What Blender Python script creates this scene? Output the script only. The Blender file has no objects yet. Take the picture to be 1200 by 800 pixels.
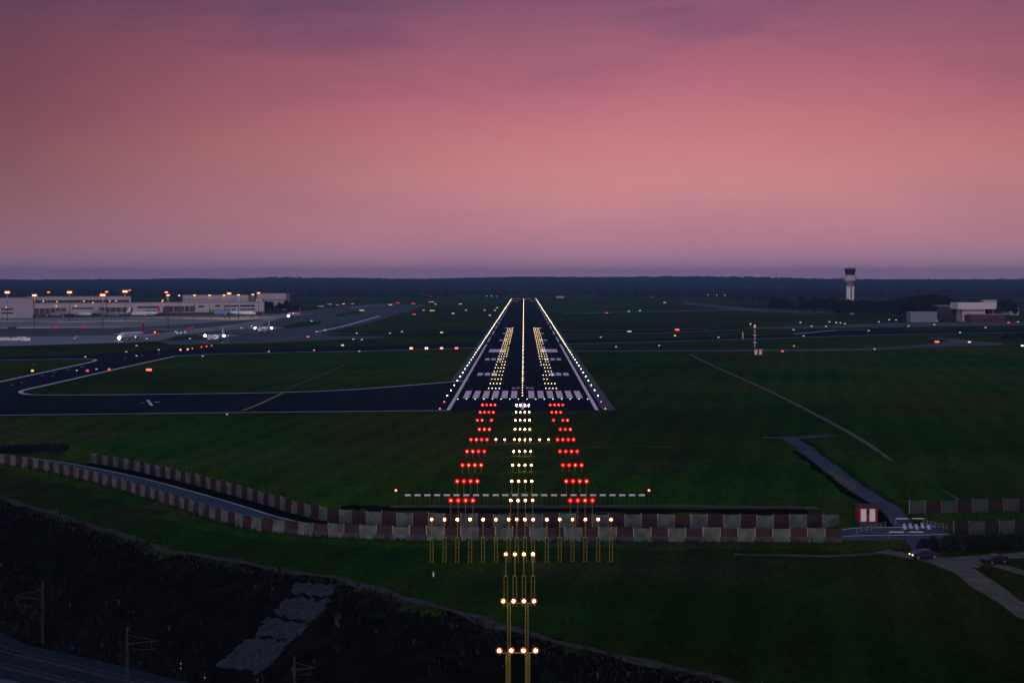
import bpy, math, random
import numpy as np
from mathutils import Vector, Matrix
random.seed(7); RNG = np.random.default_rng(7)
S = bpy.context.scene
COL = S.collection
PI = math.pi
R = math.radians

# ------------------------------------------------------------------ camera model
F, VX, VY, H, CX = 2125.0, 614.0, 328.0, 38.7, 0.4    # focal length and vanishing point of the photo, eye height
def P(px, py, z=0.0):
    d = F * (H - z) / (py - VY)
    return CX + (px - VX) / F * d, d
def at_d(px, d): return CX + (px - VX) / F * d
def z_at(py, d): return H - (py - VY) / F * d

# ------------------------------------------------------------------ terrain
def poly_dist(X, Y, pts):
    """signed distance to a polyline; positive on its right-hand side (towards the camera for left-to-right lines)"""
    best = np.full(X.shape, 1e18); sgn = np.ones(X.shape)
    for (x0, y0), (x1, y1) in zip(pts[:-1], pts[1:]):
        dx, dy = x1 - x0, y1 - y0; L2 = dx*dx + dy*dy
        t = np.clip(((X-x0)*dx + (Y-y0)*dy) / L2, 0, 1)
        ex, ey = X - (x0+t*dx), Y - (y0+t*dy)
        d2 = ex*ex + ey*ey
        cr = dx*(Y-y0) - dy*(X-x0)
        m = d2 < best
        best = np.where(m, d2, best); sgn = np.where(m, np.where(cr < 0, 1.0, -1.0), sgn)
    return np.sqrt(best) * sgn
FRONT = [(-420,470),(-215,468),(-160,459),(-126,436),(-97,400),(-69,354),(-51.6,322),(-40,311),(-26,306.5),(-14.5,304.5),(0.5,304),(25,303.5),(55,302.5),(75,304),(110,311),(220,330),(420,350)]
EDGE = [(-420,560),(-240,500),(-160,430),(-107,370),(-57.6,296),(-27,271),(0.7,238),(23.5,212),(45,190),(90,150),(160,60)]
WX = [-400,-120,-75,-45,-25,-18.6,-17.0,0,2,20,50,66,100,400]
WZ = [0,0,-.7,-1.6,-2.3,-2.6,-5,-5,-5.2,-5.6,-7,-8,-8.4,-8.6]
RX = [-400,-120,-75,-45,-25,-10,0,20,50,66,100,400]
RZ = [0,0,-.7,-1.6,-2.9,-4.4,-5,-5.6,-7,-8,-8.4,-8.6]
SX = [-50,0,2,22,29,400]
SZ = [0,0,-.6,-10.4,-10.8,-10.8]
def sstep(a, b, x):
    t = np.clip((x-a)/(b-a), 0, 1); return t*t*(3-2*t)
def terrain(X, Y):
    X = np.asarray(X, float); Y = np.asarray(Y, float)
    w = poly_dist(X, Y, FRONT); s = poly_dist(X, Y, EDGE)
    za = np.interp(w, WX, WZ); zb = np.interp(w, RX, RZ)
    k = 1 - sstep(7, 14, np.abs(X-66))
    z = za*(1-k) + zb*k
    z = z * (1 - sstep(480, 528, Y))
    z = z + np.interp(s, SX, SZ) * (1 - sstep(470, 540, Y))
    bump = np.sin(X*.31+Y*.17)*np.cos(Y*.27-X*.11)
    z = z + .35*bump*np.clip((s-3)/6, 0, 1)*np.clip((24-s)/4, 0, 1)
    z = z + .10*bump*np.clip((w-4)/8, 0, 1)*np.clip((-4-s)/8, 0, 1)
    return z
def tz(x, y): return float(terrain(np.array([x]), np.array([y]))[0])
_D = np.arange(150, 620, .5)
def G(px, py):
    """where the sight line of a photo pixel meets the ground"""
    x = CX + (px-VX)/F*_D; z = H - (py-VY)/F*_D
    below = np.nonzero(z <= terrain(x, _D))[0]
    if len(below) == 0: x, d = P(px, py); return x, d, 0.0
    i = below[0]; return float(x[i]), float(_D[i]), tz(x[i], _D[i])

# ------------------------------------------------------------------ materials
def new_mat(name):
    m = bpy.data.materials.new(name); m.use_nodes = True
    return m, m.node_tree.nodes, m.node_tree.links
def mat(name, c, rough=.7, metal=0., var=.25, scale=1.5, spec=.3):
    m, n, l = new_mat(name); b = n['Principled BSDF']
    b.inputs['Roughness'].default_value = rough; b.inputs['Metallic'].default_value = metal
    b.inputs['Specular IOR Level'].default_value = spec
    tc = n.new('ShaderNodeTexCoord'); no = n.new('ShaderNodeTexNoise')
    no.inputs['Scale'].default_value = scale; no.inputs['Detail'].default_value = 5
    l.new(tc.outputs['Object'], no.inputs['Vector'])
    r = n.new('ShaderNodeValToRGB'); e = r.color_ramp.elements
    e[0].position = .3; e[1].position = .7
    e[0].color = tuple(v*(1-var) for v in c) + (1,); e[1].color = tuple(min(1, v*(1+var)) for v in c) + (1,)
    l.new(no.outputs['Fac'], r.inputs['Fac']); l.new(r.outputs['Color'], b.inputs['Base Color'])
    return m
def glow(name, c, strength, lights=False):
    m, n, l = new_mat(name); n.remove(n['Principled BSDF'])
    e = n.new('ShaderNodeEmission'); e.inputs['Color'].default_value = tuple(c) + (1,); e.inputs['Strength'].default_value = strength
    l.new(e.outputs[0], n['Material Output'].inputs['Surface'])
    m.cycles.emission_sampling = 'AUTO' if lights else 'NONE'
    return m

def grass_mat(name='mown grass', k=1.0):
    m, n, l = new_mat(name); b = n['Principled BSDF']
    b.inputs['Roughness'].default_value = 1; b.inputs['Specular IOR Level'].default_value = 0.0
    geo = n.new('ShaderNodeNewGeometry')
    def noise(scale, detail=6, sx=1, sy=1, rot=0, rough=.55):
        mp = n.new('ShaderNodeMapping'); mp.inputs['Scale'].default_value = (sx, sy, 1); mp.inputs['Rotation'].default_value = (0,0,rot)
        l.new(geo.outputs['Position'], mp.inputs['Vector'])
        t = n.new('ShaderNodeTexNoise'); t.inputs['Scale'].default_value = scale; t.inputs['Detail'].default_value = detail; t.inputs['Roughness'].default_value = rough
        l.new(mp.outputs[0], t.inputs['Vector']); return t.outputs['Fac']
    def ramp(f, stops):
        r = n.new('ShaderNodeValToRGB'); e = r.color_ramp.elements
        while len(e) < len(stops): e.new(.5)
        for k, (p, c) in enumerate(stops): e[k].position = p; e[k].color = c if len(c) == 4 else c + (1,)
        l.new(f, r.inputs['Fac']); return r.outputs['Color']
    def mix(f, a, c, mode='MIX'):
        x = n.new('ShaderNodeMix'); x.data_type = 'RGBA'; x.blend_type = mode
        if isinstance(f, float): x.inputs[0].default_value = f
        else: l.new(f, x.inputs[0])
        l.new(a, x.inputs[6])
        if isinstance(c, tuple): x.inputs[7].default_value = c
        else: l.new(c, x.inputs[7])
        return x.outputs[2]
    base = ramp(noise(.035, 8, 1, .45), [(.3, (.011,.033,.002)), (.5, (.017,.052,.003)), (.72, (.027,.068,.004))])
    olive = ramp(noise(.012, 7, .8, .5, .4), [(.44, (0,0,0)), (.66, (1,1,1))])
    c = mix(olive, base, (.052,.050,.005,1))
    soil = ramp(noise(.02, 8, .5, 1.2, .1, .65), [(.53, (0,0,0)), (.72, (.85,.85,.85))])
    c = mix(soil, c, (.060,.048,.022,1))
    dark = ramp(noise(.006, 5, 1, .6, .8), [(.35, (.6,.62,.6)), (.6, (1.12,1.12,1.1))])
    c = mix(1.0, c, dark, 'MULTIPLY')
    fine = ramp(noise(1.3, 6, 1, .25, 0, .7), [(.3, (.45,.45,.45)), (.7, (1.6,1.6,1.6))])
    c = mix(1.0, c, fine, 'MULTIPLY')
    # mowing lanes, faint, running obliquely
    mp = n.new('ShaderNodeMapping'); mp.inputs['Rotation'].default_value = (0,0,R(9)); l.new(geo.outputs['Position'], mp.inputs['Vector'])
    wv = n.new('ShaderNodeTexWave'); wv.inputs['Scale'].default_value = .034; wv.inputs['Distortion'].default_value = 3.5; wv.inputs['Detail'].default_value = 2; wv.inputs['Detail Scale'].default_value = .3
    l.new(mp.outputs[0], wv.inputs['Vector'])
    lanes = ramp(wv.outputs['Fac'], [(.25, (.72,.74,.74)), (.8, (1.35,1.28,1.3))])
    c = mix(.36, c, lanes, 'MULTIPLY')
    if k != 1: c = mix(1.0, c, (k, k*.95, k, 1), 'MULTIPLY')
    l.new(c, b.inputs['Base Color'])
    return m
def ground_mat(name, stops, scale, sy=1., rough=.95, spec=0., bump=0.):
    m, n, l = new_mat(name); b = n['Principled BSDF']
    b.inputs['Roughness'].default_value = rough; b.inputs['Specular IOR Level'].default_value = spec
    geo = n.new('ShaderNodeNewGeometry'); mp = n.new('ShaderNodeMapping'); mp.inputs['Scale'].default_value = (1, sy, 1)
    l.new(geo.outputs['Position'], mp.inputs['Vector'])
    t = n.new('ShaderNodeTexNoise'); t.inputs['Scale'].default_value = scale; t.inputs['Detail'].default_value = 9; t.inputs['Roughness'].default_value = .65
    l.new(mp.outputs[0], t.inputs['Vector'])
    r = n.new('ShaderNodeValToRGB'); e = r.color_ramp.elements
    while len(e) < len(stops): e.new(.5)
    for k, (p, c) in enumerate(stops): e[k].position = p; e[k].color = c + (1,)
    l.new(t.outputs['Fac'], r.inputs['Fac']); l.new(r.outputs['Color'], b.inputs['Base Color'])
    return m
def forest_mat(name, a, c, scale):
    return ground_mat(name, [(.3, a), (.7, c)], scale)

MT = {}
MT['grass'] = grass_mat(); MT['dimgrass'] = grass_mat('dimmed foreground grass', .62)  # second copy of the grass, foreground vignetting put into its colour
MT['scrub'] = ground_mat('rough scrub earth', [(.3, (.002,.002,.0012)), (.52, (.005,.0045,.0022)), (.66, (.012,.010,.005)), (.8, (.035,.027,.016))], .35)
MT['asphalt'] = ground_mat('dark runway asphalt', [(.25, (.007,.009,.014)), (.5,(.012,.014,.021)), (.75, (.022,.025,.033))], .35, .02)
MT['taxi'] = ground_mat('dark taxiway asphalt', [(.25, (.009,.013,.019)), (.7, (.019,.024,.032))], .06, .3)
MT['shoulder'] = ground_mat('grey shoulder asphalt', [(.3, (.085,.085,.095)), (.7, (.14,.14,.15))], .08, .3)
MT['concrete'] = ground_mat('apron concrete', [(.25, (.19,.18,.165)), (.5,(.27,.255,.235)), (.75, (.36,.34,.31))], .012, .25)
MT['oldtaxi'] = ground_mat('grey worn taxiway', [(.3, (.075,.080,.078)), (.7, (.135,.140,.135))], .02, .3)
MT['road'] = ground_mat('blue grey road asphalt', [(.3, (.05,.06,.075)), (.7, (.09,.10,.12))], .3)
MT['gravel'] = ground_mat('pale gravel road', [(.25, (.07,.058,.042)), (.5,(.125,.105,.078)), (.75, (.18,.152,.112))], .4)
MT['track'] = ground_mat('worn earth track', [(.3, (.05,.045,.033)), (.7, (.12,.10,.075))], .5)
MT['sandy'] = ground_mat('sandy field path', [(.3, (.09,.08,.055)), (.7, (.20,.175,.13))], .15)
MT['dimtrack'] = ground_mat('dark trodden earth', [(.3, (.025,.024,.022)), (.7, (.085,.074,.064))], .5)
MT['ballast'] = ground_mat('railway ballast', [(.3, (.012,.016,.022)), (.7, (.03,.036,.046))], 1.2)
MT['paint'] = mat('white runway paint', (.85,.85,.88), .28, 0, .12, .2, 1.0)
MT['dimpaint'] = mat('worn white line paint', (.72,.73,.76), .32, 0, .3, .15, 1.0)
MT['yellowpaint'] = mat('faded yellow line paint', (.30,.22,.05), .6, 0, .2, .2)
MT['steel'] = mat('galvanised steel', (.30,.31,.33), .5, .6)
MT['mast'] = mat('dull grey green mast steel', (.045,.065,.065), .6, .2)
MT['darksteel'] = mat('dark steel', (.05,.055,.065), .5, .5)
MT['rail'] = mat('worn rail steel', (.12,.14,.17), .3, .9)
MT['polemat'] = mat('yellow lacquer', (.20,.18,.02), .5, 0, .2, 3)
MT['housing'] = mat('lamp housing', (.20,.16,.05), .5)
MT['inset'] = mat('cast lamp body', (.06,.06,.07), .5, .5)
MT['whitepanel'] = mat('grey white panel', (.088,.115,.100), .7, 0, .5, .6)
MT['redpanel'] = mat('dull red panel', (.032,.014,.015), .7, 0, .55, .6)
MT['dimwhite'] = mat('dimmed grey green panel', (.035,.050,.045), .8, 0, .3, .6)  # white panel again, the dimness of the right-hand walls put into its colour
MT['dimred'] = mat('dimmed dark red panel', (.016,.008,.009), .8, 0, .3, .6)  # red panel again, darkened to hold the low light at the right
MT['kerb'] = mat('lilac grey concrete', (.05,.044,.054), .8, 0, .3, .8)
MT['hutred'] = mat('signal red paint', (.24,.014,.018), .5, 0, .15)
MT['hutwhite'] = mat('white enamel', (.85,.86,.88), .4, 0, .06)
MT['wallpale'] = mat('pale facade cladding', (.60,.55,.56), .7, 0, .10, .06)
MT['wallpale2'] = mat('lilac facade cladding', (.50,.46,.50), .7, 0, .10, .06)
MT['roofgrey'] = mat('roof membrane', (.30,.29,.30), .8, 0, .2, .05)
MT['window'] = mat('dark window glass', (.018,.020,.026), .25, 0, .3, .2, .5)
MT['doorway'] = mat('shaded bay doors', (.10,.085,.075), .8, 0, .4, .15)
MT['towershaft'] = mat('pale concrete shaft', (.70,.69,.71), .6, 0, .07, .2)
MT['towerdark'] = mat('dark curtain glass', (.02,.028,.04), .2, 0, .2, .3, .6)
MT['towergrey'] = mat('grey tower cladding', (.22,.22,.25), .6, 0, .1, .3)
MT['bluewall'] = mat('blue grey corrugated wall', (.20,.25,.33), .6, 0, .08, .3)
MT['brick'] = mat('dull red brick', (.10,.04,.045), .85, 0, .2, .3)
MT['planewhite'] = mat('white aircraft paint', (.78,.78,.80), .35, 0, .05, .3)
MT['planeblue'] = mat('blue aircraft paint', (.16,.34,.62), .35, 0, .05, .3)
MT['planered'] = mat('red aircraft paint', (.5,.04,.06), .4, 0, .1, .3)
MT['planegrey'] = mat('grey aircraft metal', (.35,.36,.40), .4, .3, .1, .3)
MT['rubber'] = mat('black rubber', (.015,.015,.016), .8)
MT['carblue'] = mat('dark blue car paint', (.012,.018,.05), .25, .2, .1, 2, .5)
MT['carblack'] = mat('black car paint', (.010,.011,.016), .25, .2, .1, 2, .5)
MT['vanwhite'] = mat('white van paint', (.7,.7,.7), .4, 0, .06)
MT['bark'] = mat('dark bark', (.035,.028,.022), .9)
MT['leafA'] = forest_mat('dark leaves', (.006,.010,.010), (.016,.024,.018), .25)
MT['leafB'] = forest_mat('mid leaves', (.010,.016,.013), (.024,.034,.022), .25)
MT['woods'] = forest_mat('far wood foliage', (.008,.012,.015), (.024,.032,.030), .03)
MT['hill'] = forest_mat('wooded hillside', (.012,.016,.022), (.028,.036,.04), .004)
MT['slab'] = mat('weathered concrete slab', (.016,.021,.027), .9, 0, .9, 1.6)
MT['dry'] = mat('dry bleached stems', (.06,.052,.036), .9, 0, .4)
MT['soil'] = mat('dark scrub leaves', (.005,.0055,.002), .95, 0, .6, .5)
# lamps, and glowing rings and plates added as their halos
MT['e_white'] = glow('white approach lamp', (1,.78,.50), 140, True)
MT['e_warmrim'] = glow('glowing amber halo', (1,.33,.06), 1.6, True)  # lamp bloom built as a glowing ring around the lens
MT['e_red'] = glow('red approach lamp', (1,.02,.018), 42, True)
MT['e_redrim'] = glow('glowing red halo', (1,.008,.008), 3.0, True)
MT['e_redrim2'] = glow('dim red halo edge', (1,.006,.006), .42, True)
MT['e_warmrim2'] = glow('dim amber halo edge', (1,.20,.03), .30, True)
MT['e_edge'] = glow('runway edge lamp', (1,.78,.52), 18)
MT['e_centre'] = glow('runway centreline lamp', (1,.74,.44), 8)
MT['e_zone'] = glow('touchdown zone lamp', (1,.70,.40), 9)
MT['e_green'] = glow('green threshold lamp', (.35,1,.55), 6)
MT['e_redlamp'] = glow('red marker lamp', (1,.10,.07), 10)
MT['e_flood'] = glow('sodium floodlight', (1,.55,.28), 3.4)
MT['e_floodw'] = glow('pale floodlight', (1,.66,.42), 2.6)
MT['e_orange'] = glow('orange sign light', (1,.09,.03), 4.5)
MT['e_yellow'] = glow('yellow sign light', (1,.62,.14), 1.3)
MT['e_pale'] = glow('pale lamp', (.95,.95,.85), 1.6)
MT['e_head'] = glow('landing light', (1,.93,.95), 30)
MT['e_car'] = glow('car headlamp', (1,.72,.35), 5, True)
MT['e_floodrim'] = glow('dim sodium halo', (1,.14,.02), .5)  # bloom of the flood lamps, worn by a plate behind them
MT['e_win'] = glow('lit warm lamp', (1,.50,.20), 2.2)

# ------------------------------------------------------------------ mesh builder
class MB:
    def __init__(s): s.v, s.f, s.m, s.k = [], [], [], 0
    def add(s, vs, fs, k=None):
        o = len(s.v); s.v += [tuple(v) for v in vs]; s.f += [tuple(i+o for i in f) for f in fs]
        s.m += [s.k if k is None else k]*len(fs); return s
    def box(s, c, d, k=None, rz=0, taper=1.0):
        x, y, z = (v/2 for v in d); cs, sn = math.cos(rz), math.sin(rz); vs = []
        for dz in (-1, 1):
            t = taper if dz > 0 else 1
            for dx, dy in ((-1,-1),(1,-1),(1,1),(-1,1)):
                a, b = dx*x*t, dy*y*t
                vs.append((c[0]+a*cs-b*sn, c[1]+a*sn+b*cs, c[2]+dz*z))
        return s.add(vs, [(3,2,1,0),(4,5,6,7),(0,1,5,4),(1,2,6,5),(2,3,7,6),(3,0,4,7)], k)
    def tube(s, a, b, r0, r1=None, n=8, k=None):
        r1 = r0 if r1 is None else r1
        a, b = Vector(a), Vector(b); q = (b-a).to_track_quat('Z', 'Y'); vs = []
        for p, r in ((a, r0), (b, r1)):
            for i in range(n):
                t = 2*PI*i/n; vs.append(p + q @ Vector((r*math.cos(t), r*math.sin(t), 0)))
        fs = [(i, (i+1) % n, n+(i+1) % n, n+i) for i in range(n)] + [tuple(range(n-1, -1, -1)), tuple(range(n, 2*n))]
        return s.add(vs, fs, k)
    def loft(s, rings, k=None, caps=True):
        n = len(rings[0]); vs = [v for r in rings for v in r]
        fs = [(j*n+i, j*n+(i+1) % n, (j+1)*n+(i+1) % n, (j+1)*n+i) for j in range(len(rings)-1) for i in range(n)]
        if caps: fs += [tuple(range(n-1, -1, -1)), tuple(range((len(rings)-1)*n, len(rings)*n))]
        return s.add(vs, fs, k)
    def dome(s, c, r, k=None, nu=8, nv=3, h=1.0, full=False):
        lo = -PI/2 if full else 0
        rings = [[(c[0]+r*math.cos(lo+(PI/2-lo)*j/nv*.98)*math.cos(2*PI*i/nu), c[1]+r*math.cos(lo+(PI/2-lo)*j/nv*.98)*math.sin(2*PI*i/nu), c[2]+h*r*math.sin(lo+(PI/2-lo)*j/nv*.98)) for i in range(nu)] for j in range(nv+1)]
        return s.loft(rings, k)
    def prism(s, poly, z0, z1, k=None):
        n = len(poly); vs = [(x, y, z0) for x, y in poly] + [(x, y, z1) for x, y in poly]
        return s.add(vs, [tuple(range(n-1,-1,-1)), tuple(range(n, 2*n))] + [(i, (i+1) % n, n+(i+1) % n, n+i) for i in range(n)], k)
    def poly(s, pts, k=None): return s.add(pts, [tuple(range(len(pts)))], k)
    def mesh(s, name, mats, smooth=False):
        me = bpy.data.meshes.new(name); me.from_pydata(s.v, [], s.f)
        for m in (mats if isinstance(mats, (list, tuple)) else [mats]): me.materials.append(MT[m] if isinstance(m, str) else m)
        if any(s.m): me.polygons.foreach_set('material_index', s.m)
        if smooth: me.polygons.foreach_set('use_smooth', [True]*len(me.polygons))
        me.update(); return me
    def build(s, name, mats, parent=None, smooth=False, loc=None, rz=0):
        return put(name, s.mesh(name, mats, smooth), parent, loc, rz)
def put(name, me, parent=None, loc=None, rz=0):
    o = bpy.data.objects.new(name, me); COL.objects.link(o)
    if parent is not None: o.parent = parent
    if loc is not None: o.location = loc
    if rz: o.rotation_euler.z = rz
    return o
def tag(o, label=None, cat=None, group=None, kind=None):
    for k, v in (('label', label), ('category', cat), ('group', group), ('kind', kind)):
        if v: o[k] = v
    return o
def thing(name, label, cat, loc=(0,0,0), rz=0, group=None):
    o = put(name, None, None, loc, rz); return tag(o, label, cat, group)
def kids(o): return [c for c in COL.objects if c.parent == o]
def copy_tree(o, loc=None, rz=None, label=None, group=None, _parent=None, _idx=None):
    c = o.copy(); COL.objects.link(c)
    if _parent is not None: c.parent = _parent
    if loc is not None: c.location = loc
    if rz is not None: c.rotation_euler.z = rz
    if label: c['label'] = label
    if group: c['group'] = group
    for ch in o.children: copy_tree(ch, _parent=c)
    return c
def struct(name, mb, m, smooth=False): return tag(mb.build(name, m, None, smooth), kind='structure')

_zl = [0.02]
def layer():
    _zl[0] += .006; return _zl[0]
def sheet(name, pix, m, z=None):
    z = layer() if z is None else z
    mb = MB(); mb.poly([(*P(x, y), z) for x, y in pix])
    o = struct(name, mb, m)
    if o.data.polygons[0].normal.z < 0: o.data.flip_normals()
    return o
def flat_line(mb, pix, wid, z):
    """a painted line on the level airfield through photo points, WID metres wide"""
    pts = [Vector(P(x, y)) for x, y in pix]
    L, Rr = [], []
    for i, p in enumerate(pts):
        t = (pts[min(i+1, len(pts)-1)] - pts[max(i-1, 0)]).normalized(); nn = Vector((-t.y, t.x))*wid/2
        L.append(p+nn); Rr.append(p-nn)
    for i in range(len(pts)-1):
        mb.add([(*Rr[i], z), (*Rr[i+1], z), (*L[i+1], z), (*L[i], z)], [(0,1,2,3)])
def resample(pts, step):
    out = []
    for (x0, y0), (x1, y1) in zip(pts[:-1], pts[1:]):
        n = max(1, int(math.hypot(x1-x0, y1-y0)/step))
        out += [(x0+(x1-x0)*i/n, y0+(y1-y0)*i/n) for i in range(n)]
    return out + [pts[-1]]
def smooth_pts(pts, it=3):
    for _ in range(it):
        q = [pts[0]]
        for a, b in zip(pts[:-1], pts[1:]):
            q += [(a[0]*.75+b[0]*.25, a[1]*.75+b[1]*.25), (a[0]*.25+b[0]*.75, a[1]*.25+b[1]*.75)]
        pts = q + [pts[-1]]
    return pts
def frames(pts):
    out = []
    for i, p in enumerate(pts):
        a, b = pts[max(i-1, 0)], pts[min(i+1, len(pts)-1)]
        tx, ty = b[0]-a[0], b[1]-a[1]; L = math.hypot(tx, ty) or 1
        out.append((p[0], p[1], ty/L, -tx/L))       # normal to the right of travel
    return out
def drape(name, pts, o0, o1, m, lift=.05, step=1.2, nx=4, wob=0.):
    """a strip following the ground, from offset o0 to o1 right of the line PTS"""
    fr = frames(resample(pts, step)); mb = MB(); vs = []
    for i, (x, y, nx_, ny_) in enumerate(fr):
        a = o0 + wob*(math.sin(i*.7)+math.sin(i*.23+1))*.5; b = o1 + wob*(math.sin(i*.5+2)+math.sin(i*.31))*.5
        for j in range(nx+1):
            o = a+(b-a)*j/nx; vs.append((x+nx_*o, y+ny_*o, 0))
    A = np.array(vs); Z = terrain(A[:,0], A[:,1]) + lift
    vs = [(v[0], v[1], z) for v, z in zip(vs, Z)]; w = nx+1
    mb.add(vs, [(i*w+j, (i+1)*w+j, (i+1)*w+j+1, i*w+j+1) for i in range(len(fr)-1) for j in range(nx)])
    o = struct(name, mb, m)
    if sum(p.normal.z for p in o.data.polygons) < 0: o.data.flip_normals()
    return o

# ------------------------------------------------------------------ ground sheet
def axis(lo, hi, step, far_lo, far_hi, g=1.13):
    a = list(np.arange(lo, hi+.01, step)); s = step
    while a[-1] < far_hi: s *= g; a.append(a[-1]+s)
    s = step
    while a[0] > far_lo: s *= g; a.insert(0, a[0]-s)
    return np.array(a)
gx = axis(-200, 130, 1.5, -9000, 9000); gy = axis(165, 545, 1.5, -250, 15000)
XX, YY = np.meshgrid(gx, gy)
ZZ = terrain(XX, YY)
nx, ny = len(gx), len(gy)
me = bpy.data.meshes.new('ground')
vs = np.stack([XX, YY, ZZ], -1).reshape(-1, 3)
idx = np.arange(nx*ny).reshape(ny, nx)
fs = np.stack([idx[:-1,:-1], idx[:-1,1:], idx[1:,1:], idx[1:,:-1]], -1).reshape(-1, 4)
me.from_pydata(vs.tolist(), [], fs.tolist())
me.materials.append(MT['grass']); me.materials.append(MT['scrub']); me.materials.append(MT['dimgrass'])
cxm = (XX[:-1,:-1]+XX[1:,1:])/2; cym = (YY[:-1,:-1]+YY[1:,1:])/2
sE = poly_dist(cxm, cym, EDGE) + 1.6*np.sin(cxm*.35)*np.cos(cym*.21) + .9*np.sin(cxm*1.1+cym*.7)
me.polygons.foreach_set('material_index', np.where((sE > 0) & (cym < 520), 1, np.where((poly_dist(cxm, cym, FRONT) + 2.5*np.sin(cxm*.2)*np.cos(cym*.3) > 6) & (cym < 520), 2, 0)).astype(np.int32).reshape(-1))
me.polygons.foreach_set('use_smooth', [True]*len(me.polygons)); me.update()
tag(put('ground', me), kind='structure')

# ------------------------------------------------------------------ runway
TH, END = 586.0, 3735.0            # threshold and far end, metres from the eye
PAVE = 537.5
mb = MB(); mb.poly([(-23.6,PAVE,.1),(23.6,PAVE,.1),(23.6,END+60,.1),(-23.6,END+60,.1)]); struct('runway', mb, 'asphalt')
mb = MB()
mb.poly([(23.6,PAVE,.09),(27.6,PAVE,.09),(27.6,END,.09),(23.6,END,.09)])
mb.poly([(-27.6,690,.09),(-23.6,690,.09),(-23.6,END,.09),(-27.6,END,.09)])
struct('runway_shoulder', mb, 'shoulder')
mb = MB(); zm = .112
def rect(x0, x1, y0, y1): mb.poly([(x0,y0,zm),(x1,y0,zm),(x1,y1,zm),(x0,y1,zm)])
for sgn in (-1, 1):
    rect(sgn*22.1-.55, sgn*22.1+.55, PAVE+1, 1090)
    for y in np.arange(1130, END, 150): rect(sgn*22.1-.45, sgn*22.1+.45, y, y+95)
    for k in range(6):
        x = sgn*(2.9+3.15*k); rect(x-1.0, x+1.0, 593, 632)
    rect(*sorted((sgn*9.8, sgn*18.6)), 970, 1012)
    for d, xs in ((744, (11.9, 14.6, 17.6)), (884, (11.4, 14.4, 17.4)), (1163, (11.4, 14.2)), (1310, (13.8,)), (1460, (13.8,))):
        for x in xs: rect(sgn*x-1.05, sgn*x+1.05, d-11, d+11)
    for k in range(5): rect(sgn*(3+3.2*k)-.9, sgn*(3+3.2*k)+.9, END-75, END-45)
    rect(*sorted((sgn*9.8, sgn*18.6)), END-440, END-400)
for y in np.arange(690, END-120, 50): rect(-.42, .42, y, y+30)
# designator: the digits 2 and 5, nine metres tall
def seg(x0, y0, x1, y1): rect(min(x0,x1), max(x0,x1), min(y0,y1), max(y0,y1))
for ox, code in ((-3.9, '2'), (1.1, '5')):
    b0, wd, ht, t = 644, 2.7, 9, .75
    seg(ox, b0, ox+wd, b0+1); seg(ox, b0+4, ox+wd, b0+5); seg(ox, b0+8, ox+wd, b0+9)
    lo, hi = ((ox, ox+wd-t) if code == '2' else (ox+wd-t, ox))
    seg(lo, b0+1, lo+t, b0+4); seg(hi, b0+5, hi+t, b0+8)
# arrow ahead of the threshold
mb.poly([(-.35,541,zm),(.35,541,zm),(.35,552,zm),(-.35,552,zm)]); mb.poly([(-2.1,552,zm),(2.1,552,zm),(0,572,zm)])
struct('runway_markings', mb, 'paint')

# ------------------------------------------------------------------ taxiways and apron
sheet('apron_concrete', [(-120,408),(0,405.8),(150,401.5),(185,399.7),(200,403.8),(300,402.4),(380,398.6),(450,396.2),(452,391.5),(376,389.5),(420,381.5),(446,374.5),(480,364.5),(500,357.5),(440,355.8),(400,358.5),(340,366.5),(305,368),(160,368),(-140,369)], 'oldtaxi')
sheet('apron_concrete', [(-120,407.6),(0,405.4),(150,401.1),(184,399.4),(212,392),(255,387.5),(300,384.5),(318,376),(345,368.6),(305,368),(160,368),(-140,369)], 'concrete')
sheet('apron_strip', [(-120,386),(0,385),(160,383),(260,377),(310,373.5),(300,376),(250,383),(180,391),(80,394),(-120,395)], 'oldtaxi')
sheet('worn_taxiway', [(205,404),(300,399.5),(340,391),(376,388.5),(420,380.5),(440,372),(425,372),(395,374.5),(350,379),(300,388),(240,397)], 'oldtaxi')
for pix in ([(195,399),(207,394.6),(250,389.8),(268,389.6),(258,394.8),(230,397.6)], [(320,385),(350,377.8),(377,376.2),(375,380),(345,384.5)], [(390,369.3),(418,364.2),(426,366),(398,371)]):
    sheet('grass_island', pix, 'grass')
sheet('taxiway_loop', [(-90,489),(0,487.2),(527,481.6),(532,476),(549,446),(530,447.5),(480,452),(440,455),(380,458.6),(300,460.8),(150,462.6),(60,463.2),(38,462.4),(25,460),(27,457.6),(60,450.2),(130,434),(205,417.4),(260,414.8),(420,411.6),(566,407.6),(573,401.5),(480,403.6),(400,406.2),(300,409.2),(215,408),(180,410.4),(100,415.2),(0,418.4),(-90,420.5),(-90,424.5),(0,422.3),(100,420.6),(114,421.2),(114,423),(80,430.5),(0,447.6),(-90,468)], 'taxi')
sheet('taxiway_edge', [(573,397.5),(567,407.9),(543,446),(551,441),(578,397.5)], 'shoulder')
sheet('cross_taxiway', [(527,388.2),(577,387.2),(574,393.6),(450,394),(380,393),(385,391.6),(450,391.6),(520,391)], 'taxi')
sheet('cross_taxiway', [(655,387.4),(730,387.2),(830,385.5),(880,384),(880,385.8),(770,390.6),(660,391.8)], 'taxi')
sheet('cross_taxiway', [(661,398),(760,396.8),(900,393.2),(935,390.7),(1000,386.2),(1040,384.4),(1080,386.4),(1270,385.6),(1270,390),(1090,391.2),(1040,392.6),(900,397),(780,400.4),(668,403.4)], 'taxi')
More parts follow.
